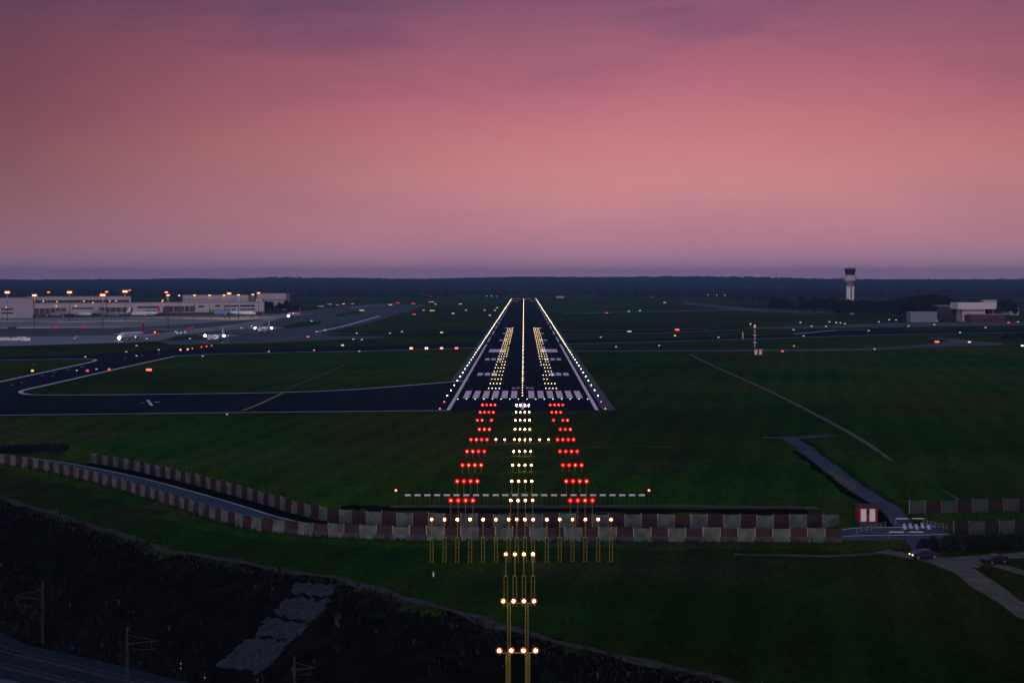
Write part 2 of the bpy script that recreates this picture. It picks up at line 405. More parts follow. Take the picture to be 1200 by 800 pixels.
sheet('service_taxiway', [(672,411),(900,409.6),(1000,408.6),(1060,405.6),(1100,402),(1112,398.5),(1085,396.6),(1090,395.8),(1120,397),(1150,400.6),(1176,402),(1176,404.2),(1110,405.8),(1010,411),(900,411.8),(674,412)], 'oldtaxi')
sheet('service_taxiway', [(870,383.8),(1000,380.2),(1050,378.4),(1270,376.6),(1270,380.4),(1050,383.2),(900,386)], 'oldtaxi')
sheet('service_taxiway', [(800,353.2),(840,357),(880,361),(960,364.5),(1010,365),(1010,367),(930,367),(870,364.4),(800,356.4)], 'oldtaxi')
sheet('service_taxiway', [(660,366.4),(760,364.6),(860,362.6),(860,363.8),(760,365.9),(664,367.8)], 'oldtaxi')
mb = MB(); zz = .13
flat_line(mb, smooth_pts([(549,446),(530,447.5),(440,455),(380,458.6),(300,460.8),(150,462.6),(60,463.2),(30,462.5),(22,459.5),(30,456.6),(60,450.2),(130,434),(205,417.4)], 2), 1.5, zz)
flat_line(mb, [(-90,488.6),(0,486.8),(260,483.8),(526,481.2)], 1.1, zz)
flat_line(mb, smooth_pts([(-90,468),(0,447.4),(80,430.3),(118,422),(100,420.4),(0,422.1),(-90,424)], 2), 1.6, zz)
flat_line(mb, [(205,417.2),(260,414.6),(420,411.6),(565,407.6)], 1.6, zz)
flat_line(mb, [(670,403.2),(780,400.2),(900,396.8),(1040,392.4),(1200,389.6)], 1.5, zz)
flat_line(mb, [(660,391.4),(770,390.2),(880,385.8)], 1.2, zz); flat_line(mb, [(657,387.6),(730,387.3),(830,385.6)], 1.2, zz)
flat_line(mb, [(370,389),(400,383),(445,370.5)], 3.0, zz)
flat_line(mb, [(410,361),(440,357.5),(470,356)], 3.2, zz)
flat_line(mb, [(930,391.6),(980,386.9),(1020,386.2)], 2.2, zz)
for px, py in ((38,427.5),(48,440),(62,437),(78,434),(95,430.5),(60,441.5),(12,451.5),(24,449),(145,420.5),(165,417.5),(185,415)):
    flat_line(mb, [(px,py),(px+3,py-.7)], .5, zz)
flat_line(mb, [(173,469),(178,475.5)], .9, zz); flat_line(mb, [(165,472.6),(169,472.2)], .8, zz); flat_line(mb, [(182,471.8),(187,471)], .8, zz)
struct('taxiway_markings', mb, 'dimpaint')
mb = MB(); flat_line(mb, [(284,481.5),(300,475.5),(316,468),(332,460.6)], .9, .138); struct('taxiway_guide_marking', mb, 'yellowpaint')
mb = MB(); flat_line(mb, [(336,456),(360,446),(385,436),(405,427)], 1.6, .04)
struct('worn_grass_track', mb, 'track')
mb = MB(); flat_line(mb, smooth_pts([(808,415),(822,422),(845,433),(900,457),(960,487.5),(1010,515),(1030,529)], 2), 1.35, .06); struct('field_path', mb, 'sandy')
drape('field_path_end', [G(1030,529)[:2], G(1045,540)[:2]], -.5, .5, 'sandy', .08)
drape('field_path_end', [G(1105,575)[:2], G(1124,586)[:2]], -.4, .4, 'track', .08)

# ------------------------------------------------------------------ approach lighting
ORD = ['first','second','third','fourth','fifth','sixth','seventh','eighth','ninth','tenth','eleventh','twelfth']
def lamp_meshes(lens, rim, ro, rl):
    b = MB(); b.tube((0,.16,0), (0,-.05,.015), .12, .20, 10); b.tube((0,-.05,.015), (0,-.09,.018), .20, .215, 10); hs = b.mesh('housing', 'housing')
    r = MB(); mid = rl + (ro-rl)*.38  # two glowing rings, bright then dim, standing in for bloom
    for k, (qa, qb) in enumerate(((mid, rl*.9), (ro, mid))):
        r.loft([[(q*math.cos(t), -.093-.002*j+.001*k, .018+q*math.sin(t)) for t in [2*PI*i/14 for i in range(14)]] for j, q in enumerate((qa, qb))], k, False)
    rm = r.mesh('halo', [rim, rim+'2'])
    d = MB()
    rings = [[(rl*math.cos(a)*math.cos(t), -.096-rl*math.sin(a), .018+rl*math.cos(a)*math.sin(t)) for t in [2*PI*i/10 for i in range(10)]] for a in (0, .5, 1.0, 1.5)]
    d.loft(rings); ln = d.mesh('lens', lens, True)
    return hs, rm, ln
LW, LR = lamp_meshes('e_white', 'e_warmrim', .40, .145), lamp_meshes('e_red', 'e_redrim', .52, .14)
ZL = .45
def variants(ln, base, col, st):
    out = [ln]
    for k in st:
        nm = f'{base}{k}'; MT[nm] = glow(f'{base} lamp at strength {k}', col, k, True); m2 = ln.copy(); m2.materials[0] = MT[nm]; out.append(m2)
    return out
LWV = variants(LW[2], 'white approach', (1,.76,.46), (70, 230)); LRV = variants(LR[2], 'red approach', (1,.02,.018), (22, 70))
_pole = {}
def pole_mesh(h, split):
    key = (round(h, 1), split)
    if key not in _pole:
        b = MB()
        if not split or h < 2.2:
            b.tube((0,0,-h), (0,0,-.1), .05, .04, 6); b.box((0,0,-h+.03), (.3,.3,.06))
        else:
            j = -h*.42
            b.tube((0,0,j), (0,0,-.1), .06, .045, 6); b.box((0,0,j), (.62,.14,.10))
            for s in (-1, 1): b.tube((s*.24,0,-h), (s*.24,0,j), .055, .05, 6); b.box((s*.24,0,-h+.03), (.25,.25,.06))
            for q in range(1, 5):
                zq = -h+(h+j)*q/5; b.tube((-.24,0,zq), (.24,0,zq), .02, .02, 5)
        _pole[key] = b.mesh('pole', 'polemat')
    return _pole[key]
def approach_light(x, d, red, label, group, split=False, ZL=ZL):
    t = thing('approach_light', label, 'approach light', (x, d, ZL), 0, group)
    h = ZL - tz(x, d)
    put('pole', pole_mesh(h, split), t)
    hs, rm, ln = LR if red else LW
    ln = (LRV if red else LWV)[int(RNG.integers(3))]
    hh = put('housing', hs, t); put('halo', rm, hh); put('lens', ln, hh)
    return t
ROWS = [(555.5,'nearest the painted threshold'),(525,''),(495,''),(465,''),(435,''),(405,''),(375,''),(345,''),(315,'')]
POS = ['outermost','second outermost','second innermost','innermost']
MISS = {(2,-1,2),(3,-1,0),(1,1,3),(2,1,1),(3,1,0)}
for i, (d, _) in enumerate(ROWS):
    for s in (-1, 1):
        for k in range(4):
            if (i, s, k if s < 0 else 3-k) in MISS: continue
            xx = s*(12.3 - 1.28*k)
            approach_light(xx, d, True, f'{POS[k]} red lamp of the {"left" if s<0 else "right"} side bar, {ORD[i]} bar out from the threshold', 'red approach side bars')
    for k in range(4):
        approach_light(-1.9+1.27*k, d, False, f'{["leftmost","second","third","rightmost"][k]} warm white lamp of the centre bar, {ORD[i]} bar out from the threshold', 'white approach centre bars')
for k, x in enumerate((-6.3,-4.2,4.2,6.3)):
    approach_light(x, 435, False, f'white lamp {["far left","left","right","far right"][k]} of the centre bar in the fifth row', 'short white crossbar')
xs = [-14.1+2.02*k for k in range(6)] + [-2,-.72,.55,1.85] + [4.0+2.02*k for k in range(6)]
for k, x in enumerate(xs):
    lb = f'{ORD[k % 8]} {"from the left" if k<8 else "past the middle"} in the wide white light row on yellow poles'
    approach_light(x, 285, False, 'white approach lamp, '+lb, 'wide white crossbar', True, 1.1)
for k in range(4):
    approach_light(-2.15+1.27*k, 254.5, False, f'{["leftmost","second","third","rightmost"][k]} of four white lamps on tall yellow poles before the wall', 'four lamps before the wall', True, .25)
def barrette(d, sp, x0, lab, posts):
    zl = -1.1; g = tz(0, d)
    t = thing('light_bar', lab, 'light bar', (x0, d, zl))
    for s in posts:
        b = MB(); h = zl-g
        b.tube((s-.16,0,-h-.3), (s-.16,0,-.2), .05, .05, 6); b.tube((s+.16,0,-h-.3), (s+.16,0,-.2), .05, .05, 6)
        q = -h
        while q < -.5: b.tube((s-.16,0,q), (s+.16,0,q+.45), .018, .018, 5); q += .5
        b.build('mast', 'polemat', t)
    b = MB(); b.box((0,0,-.24), (sp*3+.5, .09, .09)); b.build('crossbar', 'polemat', t)
    for k in range(4):
        l = put('lamp', LW[0], t, (sp*(k-1.5), 0, 0)); put('halo', LW[1], l); put('lens', LW[2], l)
barrette(225, 1.27, -.25, 'bar of four white lamps on twin yellow masts, above the grass edge', (-1.2, 1.0))
barrette(195, 1.30, -.3, 'nearest bar of four white lamps on twin yellow masts, over the dark bank', (-1.05, 1.15))

# ------------------------------------------------------------------ runway lights
def small_lamp(name, lens, r, up, n=8, body=True):
    b = MB()
    if up > .05:
        b.tube((0,0,0), (0,0,.03), r*1.1, r*1.1, n, 0); b.tube((0,0,.03), (0,0,up), .035, .035, 6, 0)
    else: b.tube((0,0,0), (0,0,.03), r*1.3, r*1.1, n, 0)
    b.dome((0,0,up+(r if up > .05 else .03)), r, 1, n, 3, 1.0, up > .05)
    return b.mesh(name, ['inset', lens])
EW, ER = small_lamp('edge_light', 'e_edge', .165, .25), small_lamp('edge_light', 'e_redlamp', .15, .25)
for s, side in ((-1,'left'), (1,'right')):
    k = 0
    for d in np.arange(539, END, 30):
        if k < 2:
            tag(put('edge_light', ER, None, (s*24.6, d, .1)), f'{"first" if k==0 else "second"} red lamp at the near end of the {side} runway edge', 'edge light', 'red runway edge lights')
        else:
            tag(put('edge_light', EW, None, (s*24.9, d, .1)), f'white lamp in the even row along the {side} runway edge', 'edge light', f'white {side} runway edge lights')
        k += 1
CW = small_lamp('centreline_light', 'e_centre', .165, .0)
for d in np.arange(604, END-20, 15):
    tag(put('centreline_light', CW, None, (-.12, d, .115)), 'warm white inset lamp along the runway centreline', 'runway light', 'runway centreline lights')
ZW = small_lamp('touchdown_light', 'e_zone', .17, .0)
for s, side in ((-1,'left'), (1,'right')):
    for j in range(28):
        for k in range(4):
            if RNG.random() < .04: continue
            tag(put('touchdown_light', ZW, None, (s*(8.3+1.25*k)-.1, 645+30*j, .115)), f'warm white inset lamp in the short bars {side} of the runway centreline', 'runway light', f'{side} touchdown zone lights')
GW = small_lamp('threshold_light', 'e_green', .17, .0)
for k in range(16):
    tag(put('threshold_light', GW, None, (-21+2.8*k, 587, .115)), 'pale green lamp in the row across the runway threshold', 'runway light', 'green threshold lights')
RW = small_lamp('runway_end_light', 'e_redlamp', .3, .0)
for k in range(9):
    tag(put('runway_end_light', RW, None, (-20+5*k, END-5, .115)), 'red lamp in the row across the far runway end', 'runway light', 'red runway end lights')
# slope indicator: four box units left of the runway
bb = MB(); bb.box((0,0,.66), (1.9,1.2,.95)); 
for sx in (-.4,.4):
    for sy in (-.4,.4): bb.tube((sx,sy,0), (sx,sy,.4), .04, .04, 6)
cab = bb.mesh('cabinet', 'housing')
lens_cache = {}
for k, (px, m, txt) in enumerate(((482,'papi_orange','orange white'),(499.8,'papi_pink','pinkish white'),(517.5,'papi_red','light red'),(535,'papi_red2','deep red'))):
    if m not in MT: MT[m] = glow('slope lamp '+txt, {'papi_orange':(1,.24,.10),'papi_pink':(1,.42,.36),'papi_red':(1,.14,.12),'papi_red2':(1,.07,.09)}[m], 7)
    x, d = P(px, 409.2)
    t = thing('slope_indicator_light', f'{txt} slope indicator unit, {["leftmost","second from left","second nearest","nearest"][k]} of four beside the runway' , 'runway light', (x, d, 0), 0, 'slope indicator units')
    put('cabinet', cab, t)
    lm = MB()
    for sx in (-.40, .40): lm.add([(sx+.46*math.cos(2*PI*i/12), -.61, .66+.46*math.sin(2*PI*i/12)) for i in range(12)] + [(sx,-.72,.62)], [(i, (i+1) % 12, 12) for i in range(12)])
    lm.build('lens', m, t)

# ------------------------------------------------------------------ localizer array
def localizer():
    t = thing('localizer_antenna', 'white localizer antenna element in the long row across the runway axis', 'antenna', (0,0,0), 0, 'localizer antenna row')
    b = MB(); b.box((0,0,2.05), (1.08,.5,.26), None); b.box((0,-.27,2.05), (.85,.06,.16)); b.build('radome', 'hutwhite', t)
    b = MB()
    for s in (-.35, .35): b.tube((s,0,-.2), (s,0,1.93), .045, .045, 6)
    b.build('stand', 'darksteel', t); return t
loc0 = localizer(); first = True
dL = 333
for k in range(25):
    x = at_d(478 + 11.42*k, dL)
    if k not in (8, 9, 10, 14, 15, 16) or True:
        z = z_at(579.8, dL) - 2.05
        o = loc0 if first else copy_tree(loc0); first = False
        o.location = (x, dL, z)
        hgt = z - tz(x, dL)
        o['label'] = 'white localizer antenna element in the long dashed row behind the wall'
for px, side in ((464,'left'), (760.5,'right')):
    t = thing('obstruction_light', f'red lamp on a thin post past the {side} end of the dashed antenna row', 'marker light', (at_d(px, dL+2), dL+2, tz(at_d(px, dL+2), dL+2)), 0, 'antenna row marker lamps')
    b = MB(); hh = z_at(575, dL+2) - tz(at_d(px, dL+2), dL+2); b.tube((0,0,0), (0,0,hh), .05, .04, 6); b.build('post', 'darksteel', t)
    b = MB(); b.dome((0,0,hh+.12), .2, None, 8, 3, 1, True); b.build('lamp', 'e_redlamp', t)

# ------------------------------------------------------------------ walls along the sunken road
def offset_line(pts, o):
    fr = frames(pts); return [(x+nx_*o, y+ny_*o) for x, y, nx_, ny_ in fr]
def barrier_wall(name, label, pts, hgt, base_z, step, start_white=True, guard=True, cap=False, hvar=None, dim=False):
    t = thing(name, label, 'wall', (0,0,0)); hvar = lambda i: 1 + .035*math.sin(i*2.3) + .02*math.sin(i*5.1)
    q = resample(pts, .5); cum = [0]
    for a, b in zip(q[:-1], q[1:]): cum.append(cum[-1]+math.hypot(b[0]-a[0], b[1]-a[1]))
    qx = np.array([p[0] for p in q]); qy = np.array([p[1] for p in q]); cum = np.array(cum)
    n = int(cum[-1]/step); post = MB(); kb = MB()
    for i in range(n):
        s0, s1 = i*step, (i+1)*step
        x0, y0, x1, y1 = (float(np.interp(s, cum, v)) for s, v in ((s0, qx), (s0, qy), (s1, qx), (s1, qy)))
        L = math.hypot(x1-x0, y1-y0); rz = math.atan2(y1-y0, x1-x0); xm, ym = (x0+x1)/2, (y0+y1)/2
        nx_, ny_ = (y1-y0)/L, -(x1-x0)/L
        white = (i % 2 == 0) == start_white
        bz = base_z(xm, ym); hh = hgt if hvar is None else hgt*hvar(i)
        off = .10 if white else 0
        b = MB(); b.box((xm+nx_*off, ym+ny_*off, bz+hh/2), (L-.13, .06, hh-.04), None, rz)
        for q_ in range(1, 4): b.box((xm+nx_*(off+.035), ym+ny_*(off+.035), bz+hh*q_/4), (L-.1, .015, .03), None, rz)
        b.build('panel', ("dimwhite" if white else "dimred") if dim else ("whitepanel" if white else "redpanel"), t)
        post.box((x0-nx_*.12, y0-ny_*.12, bz+hh/2), (.12,.12,hh+.15), None, rz)
        if guard and not white and xm > -42: kb.box((xm+nx_*.06, ym+ny_*.06, bz+.52), (L+.06, .05, 1.02), None, rz)
    post.build('post', 'steel', t)
    if kb.v: kb.build('kerb_board', 'kerb', t)
    return t
gz = lambda x, y: tz(x, y) - .05
fl = smooth_pts(FRONT[1:13], 2)
F0 = [p for p in fl if p[0] < 55.5]
barrier_wall('barrier_wall', 'front red and white panel wall curving along the near side of the sunken road', F0, 2.45, lambda x, y: -5.15, 2.9)
ga = offset_line(smooth_pts(FRONT[1:], 2), -16.2)
back = [p for p in ga if at_d(0, 1) is not None and p[1] < 452 and p[0] < 57]
xb0 = (80-VX)/F
back = [p for p in back if (p[0]-CX)/p[1] > xb0]
barrier_wall('barrier_wall', 'rear red and white panel wall behind the sunken road, ending at the red hut', back, 2.5, lambda x, y: -5.05, 2.9, True, False)
fr_r = [(72.5,304),(75.5,304.5),(84,306),(96,308.5),(112,312.5),(130,317),(175,330)]
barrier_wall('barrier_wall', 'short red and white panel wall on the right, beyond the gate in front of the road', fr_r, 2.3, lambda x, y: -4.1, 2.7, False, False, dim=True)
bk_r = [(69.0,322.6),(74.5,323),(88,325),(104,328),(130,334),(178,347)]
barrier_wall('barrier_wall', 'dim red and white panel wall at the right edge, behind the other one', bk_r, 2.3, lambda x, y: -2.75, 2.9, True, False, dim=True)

# roads
R1 = smooth_pts(FRONT[1:], 2)
drape('ditch_and_shade', [p for p in R1 if p[0] < 52 and p[0] > -46], -22.5, -18.4, 'scrub', .05, wob=.8, nx=5)  # shadow along the rear wall and its ditch, put into a dark strip
drape('ditch_and_shade', [p for p in R1 if p[0] < -38 and p[0] > -118], -15.9, -12.3, 'scrub', .05, wob=.2, nx=4)  # black shade between rear wall and road, painted as a dark strip
R0 = [p for p in smooth_pts(FRONT[1:], 2) if p[0] < 78]
drape('sunken_road', R0, -12.0, -1.2, 'road', .05)
mbk = drape('sunken_road_line', R0, -11.6, -11.3, 'dimpaint', .08, nx=1)
drape('sunken_road_line', R0, -5.2, -4.9, 'dimpaint', .08, nx=1)
acc = [G(px, py)[:2] for px, py in ((926,514),(945,527),(962,541),(985,558),(1004,573),(1022,584),(1040,594))] + [(67,318),(66.5,308),(66,298),(64.5,290)]
acc = smooth_pts(acc, 2)
drape('ditch_and_shade', acc[:-12], -3.6, -2.0, 'dimgrass', .04, wob=.7)
drape('ditch_and_shade', acc[6:-12], 2.0, 3.6, 'scrub', .04, wob=.7)
drape('access_road', acc, -1.9, 1.9, 'road', .06, wob=.25)
drape('access_road_stub', [G(893,513)[:2], G(935,513)[:2], G(975,510)[:2]], -2.4, 2.4, 'road', .05)
drape('gravel_patch', [G(983,552)[:2], G(1010,575)[:2]], .6, 2.4, 'gravel', .09, wob=.9)
drape('service_track', [G(458,593.5)[:2], G(560,594)[:2], G(660,593.6)[:2], G(770,592.8)[:2], G(960,596)[:2]], -1.4, 1.4, 'track', .06, wob=.3)
def GP(*pix, more=()): return smooth_pts([G(*p)[:2] for p in pix] + list(more), 2)
drape('gravel_road', GP((1032,646),(1060,650),(1088,655),(1115,662),(1145,679),(1180,703),(1225,734), more=((92,222),(125,200),(170,180))), -2.1, 2.1, 'gravel', .05, wob=.35)
drape('gravel_road', GP((1095,657),(1125,656),(1160,653),(1225,648), more=((110,303),(150,312),(210,330))), -2.0, 2.0, 'gravel', .06, wob=.3)
drape('gravel_road', GP((1120,661),(1150,660),(1178,664),(1225,679), more=((105,262),(140,262),(200,270))), -1.3, 1.3, 'gravel', .07, wob=.3)
drape('gravel_verge', GP((1085,654),(1105,657),(1130,660),(1152,662)), -2.6, 2.6, 'gravel', .08, wob=.3)
drape('worn_ground', GP((540,521),(640,523),(720,524),(800,524)), -.7, .7, 'track', .05, wob=.9)
drape('worn_ground', GP((742,523),(765,524)), -.4, .4, 'gravel', .07, wob=.5)
drape('edge_path', EDGE[1:], -1.7, .1, 'dimtrack', .05, wob=.7, nx=5)
drape('worn_ground', [G(860,649)[:2], G(930,651)[:2], G(1030,650)[:2]], -.9, .9, 'track', .05, wob=.8)
drape('railway_bed', EDGE[1:9], 25, 48, 'ballast', .12, nx=8)
rt = thing('railway_track', 'dark railway track with two steel rails along the foot of the bank', 'railway track', (0,0,0), 0, 'railway tracks')
rt2 = thing('railway_track', 'second railway track, lower in the corner beside the first one', 'railway track', (0,0,0), 0, 'railway tracks')
for t, o in ((rt, 29), (rt2, 34.5)):
    for s in (-.72, .72):
        fr = frames(resample(EDGE[1:9], 1.5)); b = MB(); z = [tz(f[0]+f[2]*(o+s), f[1]+f[3]*(o+s)) + .30 for f in fr]
        ring = lambda f, zz: [(f[0]+f[2]*(o+s+a), f[1]+f[3]*(o+s+a), zz+c) for a, c in ((-.06,-.12),(.06,-.12),(.06,.06),(-.06,.06))]
        b.loft([ring(f, q) for f, q in zip(fr, z)]); b.build('rail', 'rail', t)
    b = MB()
    for f in frames(resample(EDGE[2:9], .8)):
        x, y = f[0]+f[2]*o, f[1]+f[3]*o; b.box((x, y, tz(x, y)+.16), (2.5,.25,.14), None, math.atan2(f[3], f[2]))
    tag(b.build('sleepers', 'darksteel', t), kind='stuff')
drape('railway_path', EDGE[1:9], 38.5, 42, 'road', .16, nx=2, wob=.3)
# weathered slabs on the bank
for k, qd in enumerate((((346,684),(394,686),(388,699),(338,697)), ((335,699),(390,702),(369,728),(317,720)), ((313,722),(366,731),(346,750),(297,744)), ((292,746),(343,752),(309,789),(246,783)))):
    pts = [G(*p) for p in qd]
    n = 9; vs = []; mb = MB()
    for i in range(n+1):
        for j in range(n+1):
            u, v = i/n, j/n
            a = [pts[0][q]*(1-u)+pts[1][q]*u for q in (0,1)]; c = [pts[3][q]*(1-u)+pts[2][q]*u for q in (0,1)]
            x, y = a[0]*(1-v)+c[0]*v, a[1]*(1-v)+c[1]*v
            e = .9*(1 if 0 < i < n and 0 < j < n else -.3)
            jx = .45*(math.sin(17*v+k*3+11*u)+math.sin(29*v-7*u))*.6; jy = .5*(math.sin(23*u+k)+math.sin(37*u+9*v))*.6; vs.append((x+jx, y+jy, tz(x+jx, y+jy)+.16*e+.07*math.sin(i*1.9+j*2.7)))
    mb.add(vs, [(i*(n+1)+j, (i+1)*(n+1)+j, (i+1)*(n+1)+j+1, i*(n+1)+j+1) for i in range(n) for j in range(n)])
    o = mb.build('concrete_slab', 'slab')
    if sum(p.normal.z for p in o.data.polygons) < 0: o.data.flip_normals()
    tag(o, f'weathered blue grey concrete slab on the dark bank, {["topmost","second from the top","third from the top","lowest"][k]} of four', 'concrete slab', 'slabs on the bank')

# ------------------------------------------------------------------ hut, gate and cars
hx, hd = at_d(1015.5, 316), 316
hz = z_at(610.5, hd)
t = thing('equipment_hut', 'small red hut with two white door panels standing by the gate', 'hut', (hx, hd, hz), .05)
b = MB(); b.box((0,0,1.3), (3.3,2.4,2.6)); b.build('body', 'hutred', t)
b = MB(); b.box((0,0,-.75), (3.1,2.2,1.49)); b.build('plinth', 'darksteel', t)
b = MB(); b.loft([[(-1.85,-1.4,2.6),(1.75,-1.4,2.6),(1.75,1.4,2.75),(-1.85,1.4,2.75)], [(-1.85,-1.4,2.75),(1.75,-1.4,2.75),(1.75,1.4,2.9),(-1.85,1.4,2.9)]]); b.build('roof', 'redpanel', t)
for s in (-.82, .72):
    b = MB(); b.box((s,-1.23,1.22), (.95,.05,2.15)); b.box((s+.34,-1.27,1.15), (.06,.04,.3)); b.build('door_panel', 'hutwhite', t)
b = MB(); b.box((-.05,-1.22,1.8), (.5,.04,.6)); b.build('window', 'window', t)
def boom(name, label, x, y, rz, L, z):
    t = thing(name, label, 'barrier gate', (x, y, z), rz, 'gate barriers')
    b = MB(); b.box((0,0,.5), (.4,.4,1.0)); b.build('cabinet', 'whitepanel', t)
    a = MB()
    n = 8
    for i in range(n): a.box((.2+L*(i+.5)/n, 0, .95), (L/n-.02,.07,.12), 1 if i % 4 == 3 else 0)
    a.build('boom', ['hutwhite','hutred'], t)
    return t
for k, (px, py, L, rz, lb) in enumerate(((1049,614,5.5,.02,'white barrier boom across the gate road, farther of the pair'), (1041,630,6.5,.0,'white barrier boom across the gate road, nearer of the pair'))):
    x, d, z = G(px, py); boom('barrier_gate', lb, x, d, rz, L, z)
def railing(label, a, c, group=None):
    t = thing('guard_railing', label, 'railing', (0,0,0), 0, 'gate railings')
    b = MB(); n = 6
    pts = [(a[0]+(c[0]-a[0])*i/n, a[1]+(c[1]-a[1])*i/n) for i in range(n+1)]; pts = [(x, y, tz(x, y)) for x, y in pts]
    for p in pts: b.tube((p[0],p[1],p[2]-.1), (p[0],p[1],p[2]+1.0), .04, .04, 6)
    for p, q in zip(pts[:-1], pts[1:]):
        for h in (.5, 1.0): b.tube((p[0],p[1],p[2]+h), (q[0],q[1],q[2]+h), .035, .035, 6)
    b.build('rail_frame', 'steel', t)
railing('white tube railing between the front wall and the gate road', G(1004,627)[:2], G(1038,619)[:2])
railing('white tube railing on the right of the gate road', G(1082,616)[:2], G(1110,622)[:2])
mb = MB()
for k in range(5):
    x0, d0, z0 = G(1056+7*k, 618-1.0*(k % 2)); 
    q = [(x0,d0-2.0),(x0+.55,d0-2.0),(x0+1.2,d0+2),(x0+.65,d0+2)]; mb.poly([(x, y, tz(x, y)+.12) for x, y in q])
a, c = G(1000,622), G(1046,622)
struct('gate_road_markings', mb, 'dimpaint')
def car(label, x, y, rz, paint, lamp):
    t = thing('parked_car', label, 'car', (x, y, tz(x, y)+.06), rz)
    prof = [(-2.15,.42),(-2.2,.75),(-2.05,.92),(-1.15,1.02),(-.55,1.42),(.75,1.46),(1.55,1.05),(2.05,.98),(2.2,.72),(2.15,.36),(-2.0,.30)]
    b = MB(); n = len(prof)
    def ring(w, s=1.0): return [(px_, w*(1 if pz < 1.03 else .80), pz) for px_, pz in prof]
    b.loft([ring(-.86), ring(-.5), ring(.5), ring(.86)]); b.build('body', paint, t)
    for s in (-1, 1):
        wv = MB(); wv.add([(-1.0,s*.845,1.06),(-.52,s*.735,1.36),(.70,s*.735,1.40),(1.35,s*.845,1.08)], [(0,1,2,3) if s < 0 else (3,2,1,0)]); wv.build('side_window', 'window', t)
    wv = MB(); wv.add([(-1.17,-.62,1.05),(-1.17,.62,1.05),(-.60,.55,1.41),(-.60,-.55,1.41)], [(0,1,2,3)]); wv.build('windscreen', 'window', t)
    for sx in (-1.35, 1.35):
        for s in (-1, 1):
            w = MB(); w.tube((sx,s*.66,.32),(sx,s*.88,.32), .32, .32, 14); wh = w.build('wheel', 'rubber', t)
            w = MB(); w.tube((sx,s*.87,.32),(sx,s*.90,.32), .19, .19, 10); w.build('rim', 'steel', wh)
    for s in (-1, 1):
        w = MB(); w.box((-2.17,s*.62,.70), (.10,.34,.18)); w.build('headlight', lamp if s < 0 or lamp == 'window' else lamp, t)
        w = MB(); w.box((2.17,s*.66,.78), (.08,.26,.16)); w.build('tail_light', 'planered', t)
    return t
x, d, z = G(1083, 654.5); car('dark car with its headlights on, waiting at the gate road', x, d, .18, 'carblue', 'e_car')
x, d, z = G(1165, 660.5); car('dark unlit car on the gravel road at the far right', x, d, .55, 'carblack', 'window')

# ------------------------------------------------------------------ leaves, hedges and scrub
def leaf_cloud(b, c, rx, ry, rz, n, size, rng, k=0, shell=.55):
    for _ in range(n):
        v = rng.normal(size=3); v /= np.linalg.norm(v); r = (shell + (1-shell)*rng.random())
        p = np.array([c[0]+v[0]*rx*r, c[1]+v[1]*ry*r, c[2]+v[2]*rz*r])
        a = rng.normal(size=3); a /= np.linalg.norm(a); u = np.cross(a, v); u /= (np.linalg.norm(u)+1e-6); w = np.cross(a, u)
        s = size*(.6+.8*rng.random())
        b.add([p-u*s, p-w*s*.7, p+u*s, p+w*s*.7], [(0,1,2,3)], k)
def bush(label, px, py, w, h, group):
    x, d, z = G(px, py); t = thing('bush', label, 'bush', (x, d, z), 0, group)
    b = MB()
    for q in range(6): leaf_cloud(b, (RNG.uniform(-w, w), RNG.uniform(-.6,.6), h*RNG.uniform(.25,.6)), w*.45, 1.0, h*.4, 90, .22, RNG, 0, .3)
    b.build('foliage', 'leafA', t)
    b = MB()
    for q in range(4): b.tube((0,0,-.1), (RNG.uniform(-w,w)*.5, RNG.uniform(-.4,.4), h*.5), .06, .02, 5)
    b.build('stem', 'bark', t)
for k in range(9):
    bush('dark low bush in the hedge between the gravel road and the right wall', 1090+13*k, 646-.4*k, 1.7, 3.0, 'hedge bushes by the gravel road')
for k in range(12):
    bush('dark bush in the thicket behind the rear wall at the left edge', 2+6.4*k, 530.5+.1*k, 1.5, 2.4, 'bushes behind the left wall')
for k in range(26):
    f = frames(resample(EDGE[2:8], 2))[int(RNG.integers(0, 140))]; o = RNG.uniform(3, 21); x, y = f[0]+f[2]*o, f[1]+f[3]*o
    if abs(x-CX) > .30*y: continue
    px_, py_ = VX+(x-CX)/y*F, VY+(H-tz(x, y))/y*F
    if 235 < px_ < 405 and 675 < py_ < 800: continue
    bush('dark shrub growing on the steep bank above the railway', px_, py_, RNG.uniform(.7,1.5), RNG.uniform(.9,2.0), 'shrubs on the bank')
mb = MB()
for (x, y, nx_, ny_) in frames(resample(F0, .35)):
    if RNG.random() < .45: continue
    o = RNG.uniform(.25, 1.1); x += nx_*o; y += ny_*o; z = tz(x, y)
    for q in range(5):
        a = RNG.uniform(0, 2*PI); l = RNG.uniform(.1,.3); hgt = RNG.uniform(.2,.75); dx, dy = math.cos(a), math.sin(a)
        mb.add([(x-dy*.1, y+dx*.1, z-.05), (x+dy*.1, y-dx*.1, z-.05), (x+dx*l, y+dy*l, z+hgt)], [(0,1,2)])
tag(mb.build('tall_grass', 'leafB'), kind='stuff')
mb = MB()
cnt = 0
pe = resample(EDGE[1:], .4); fe = frames(pe)
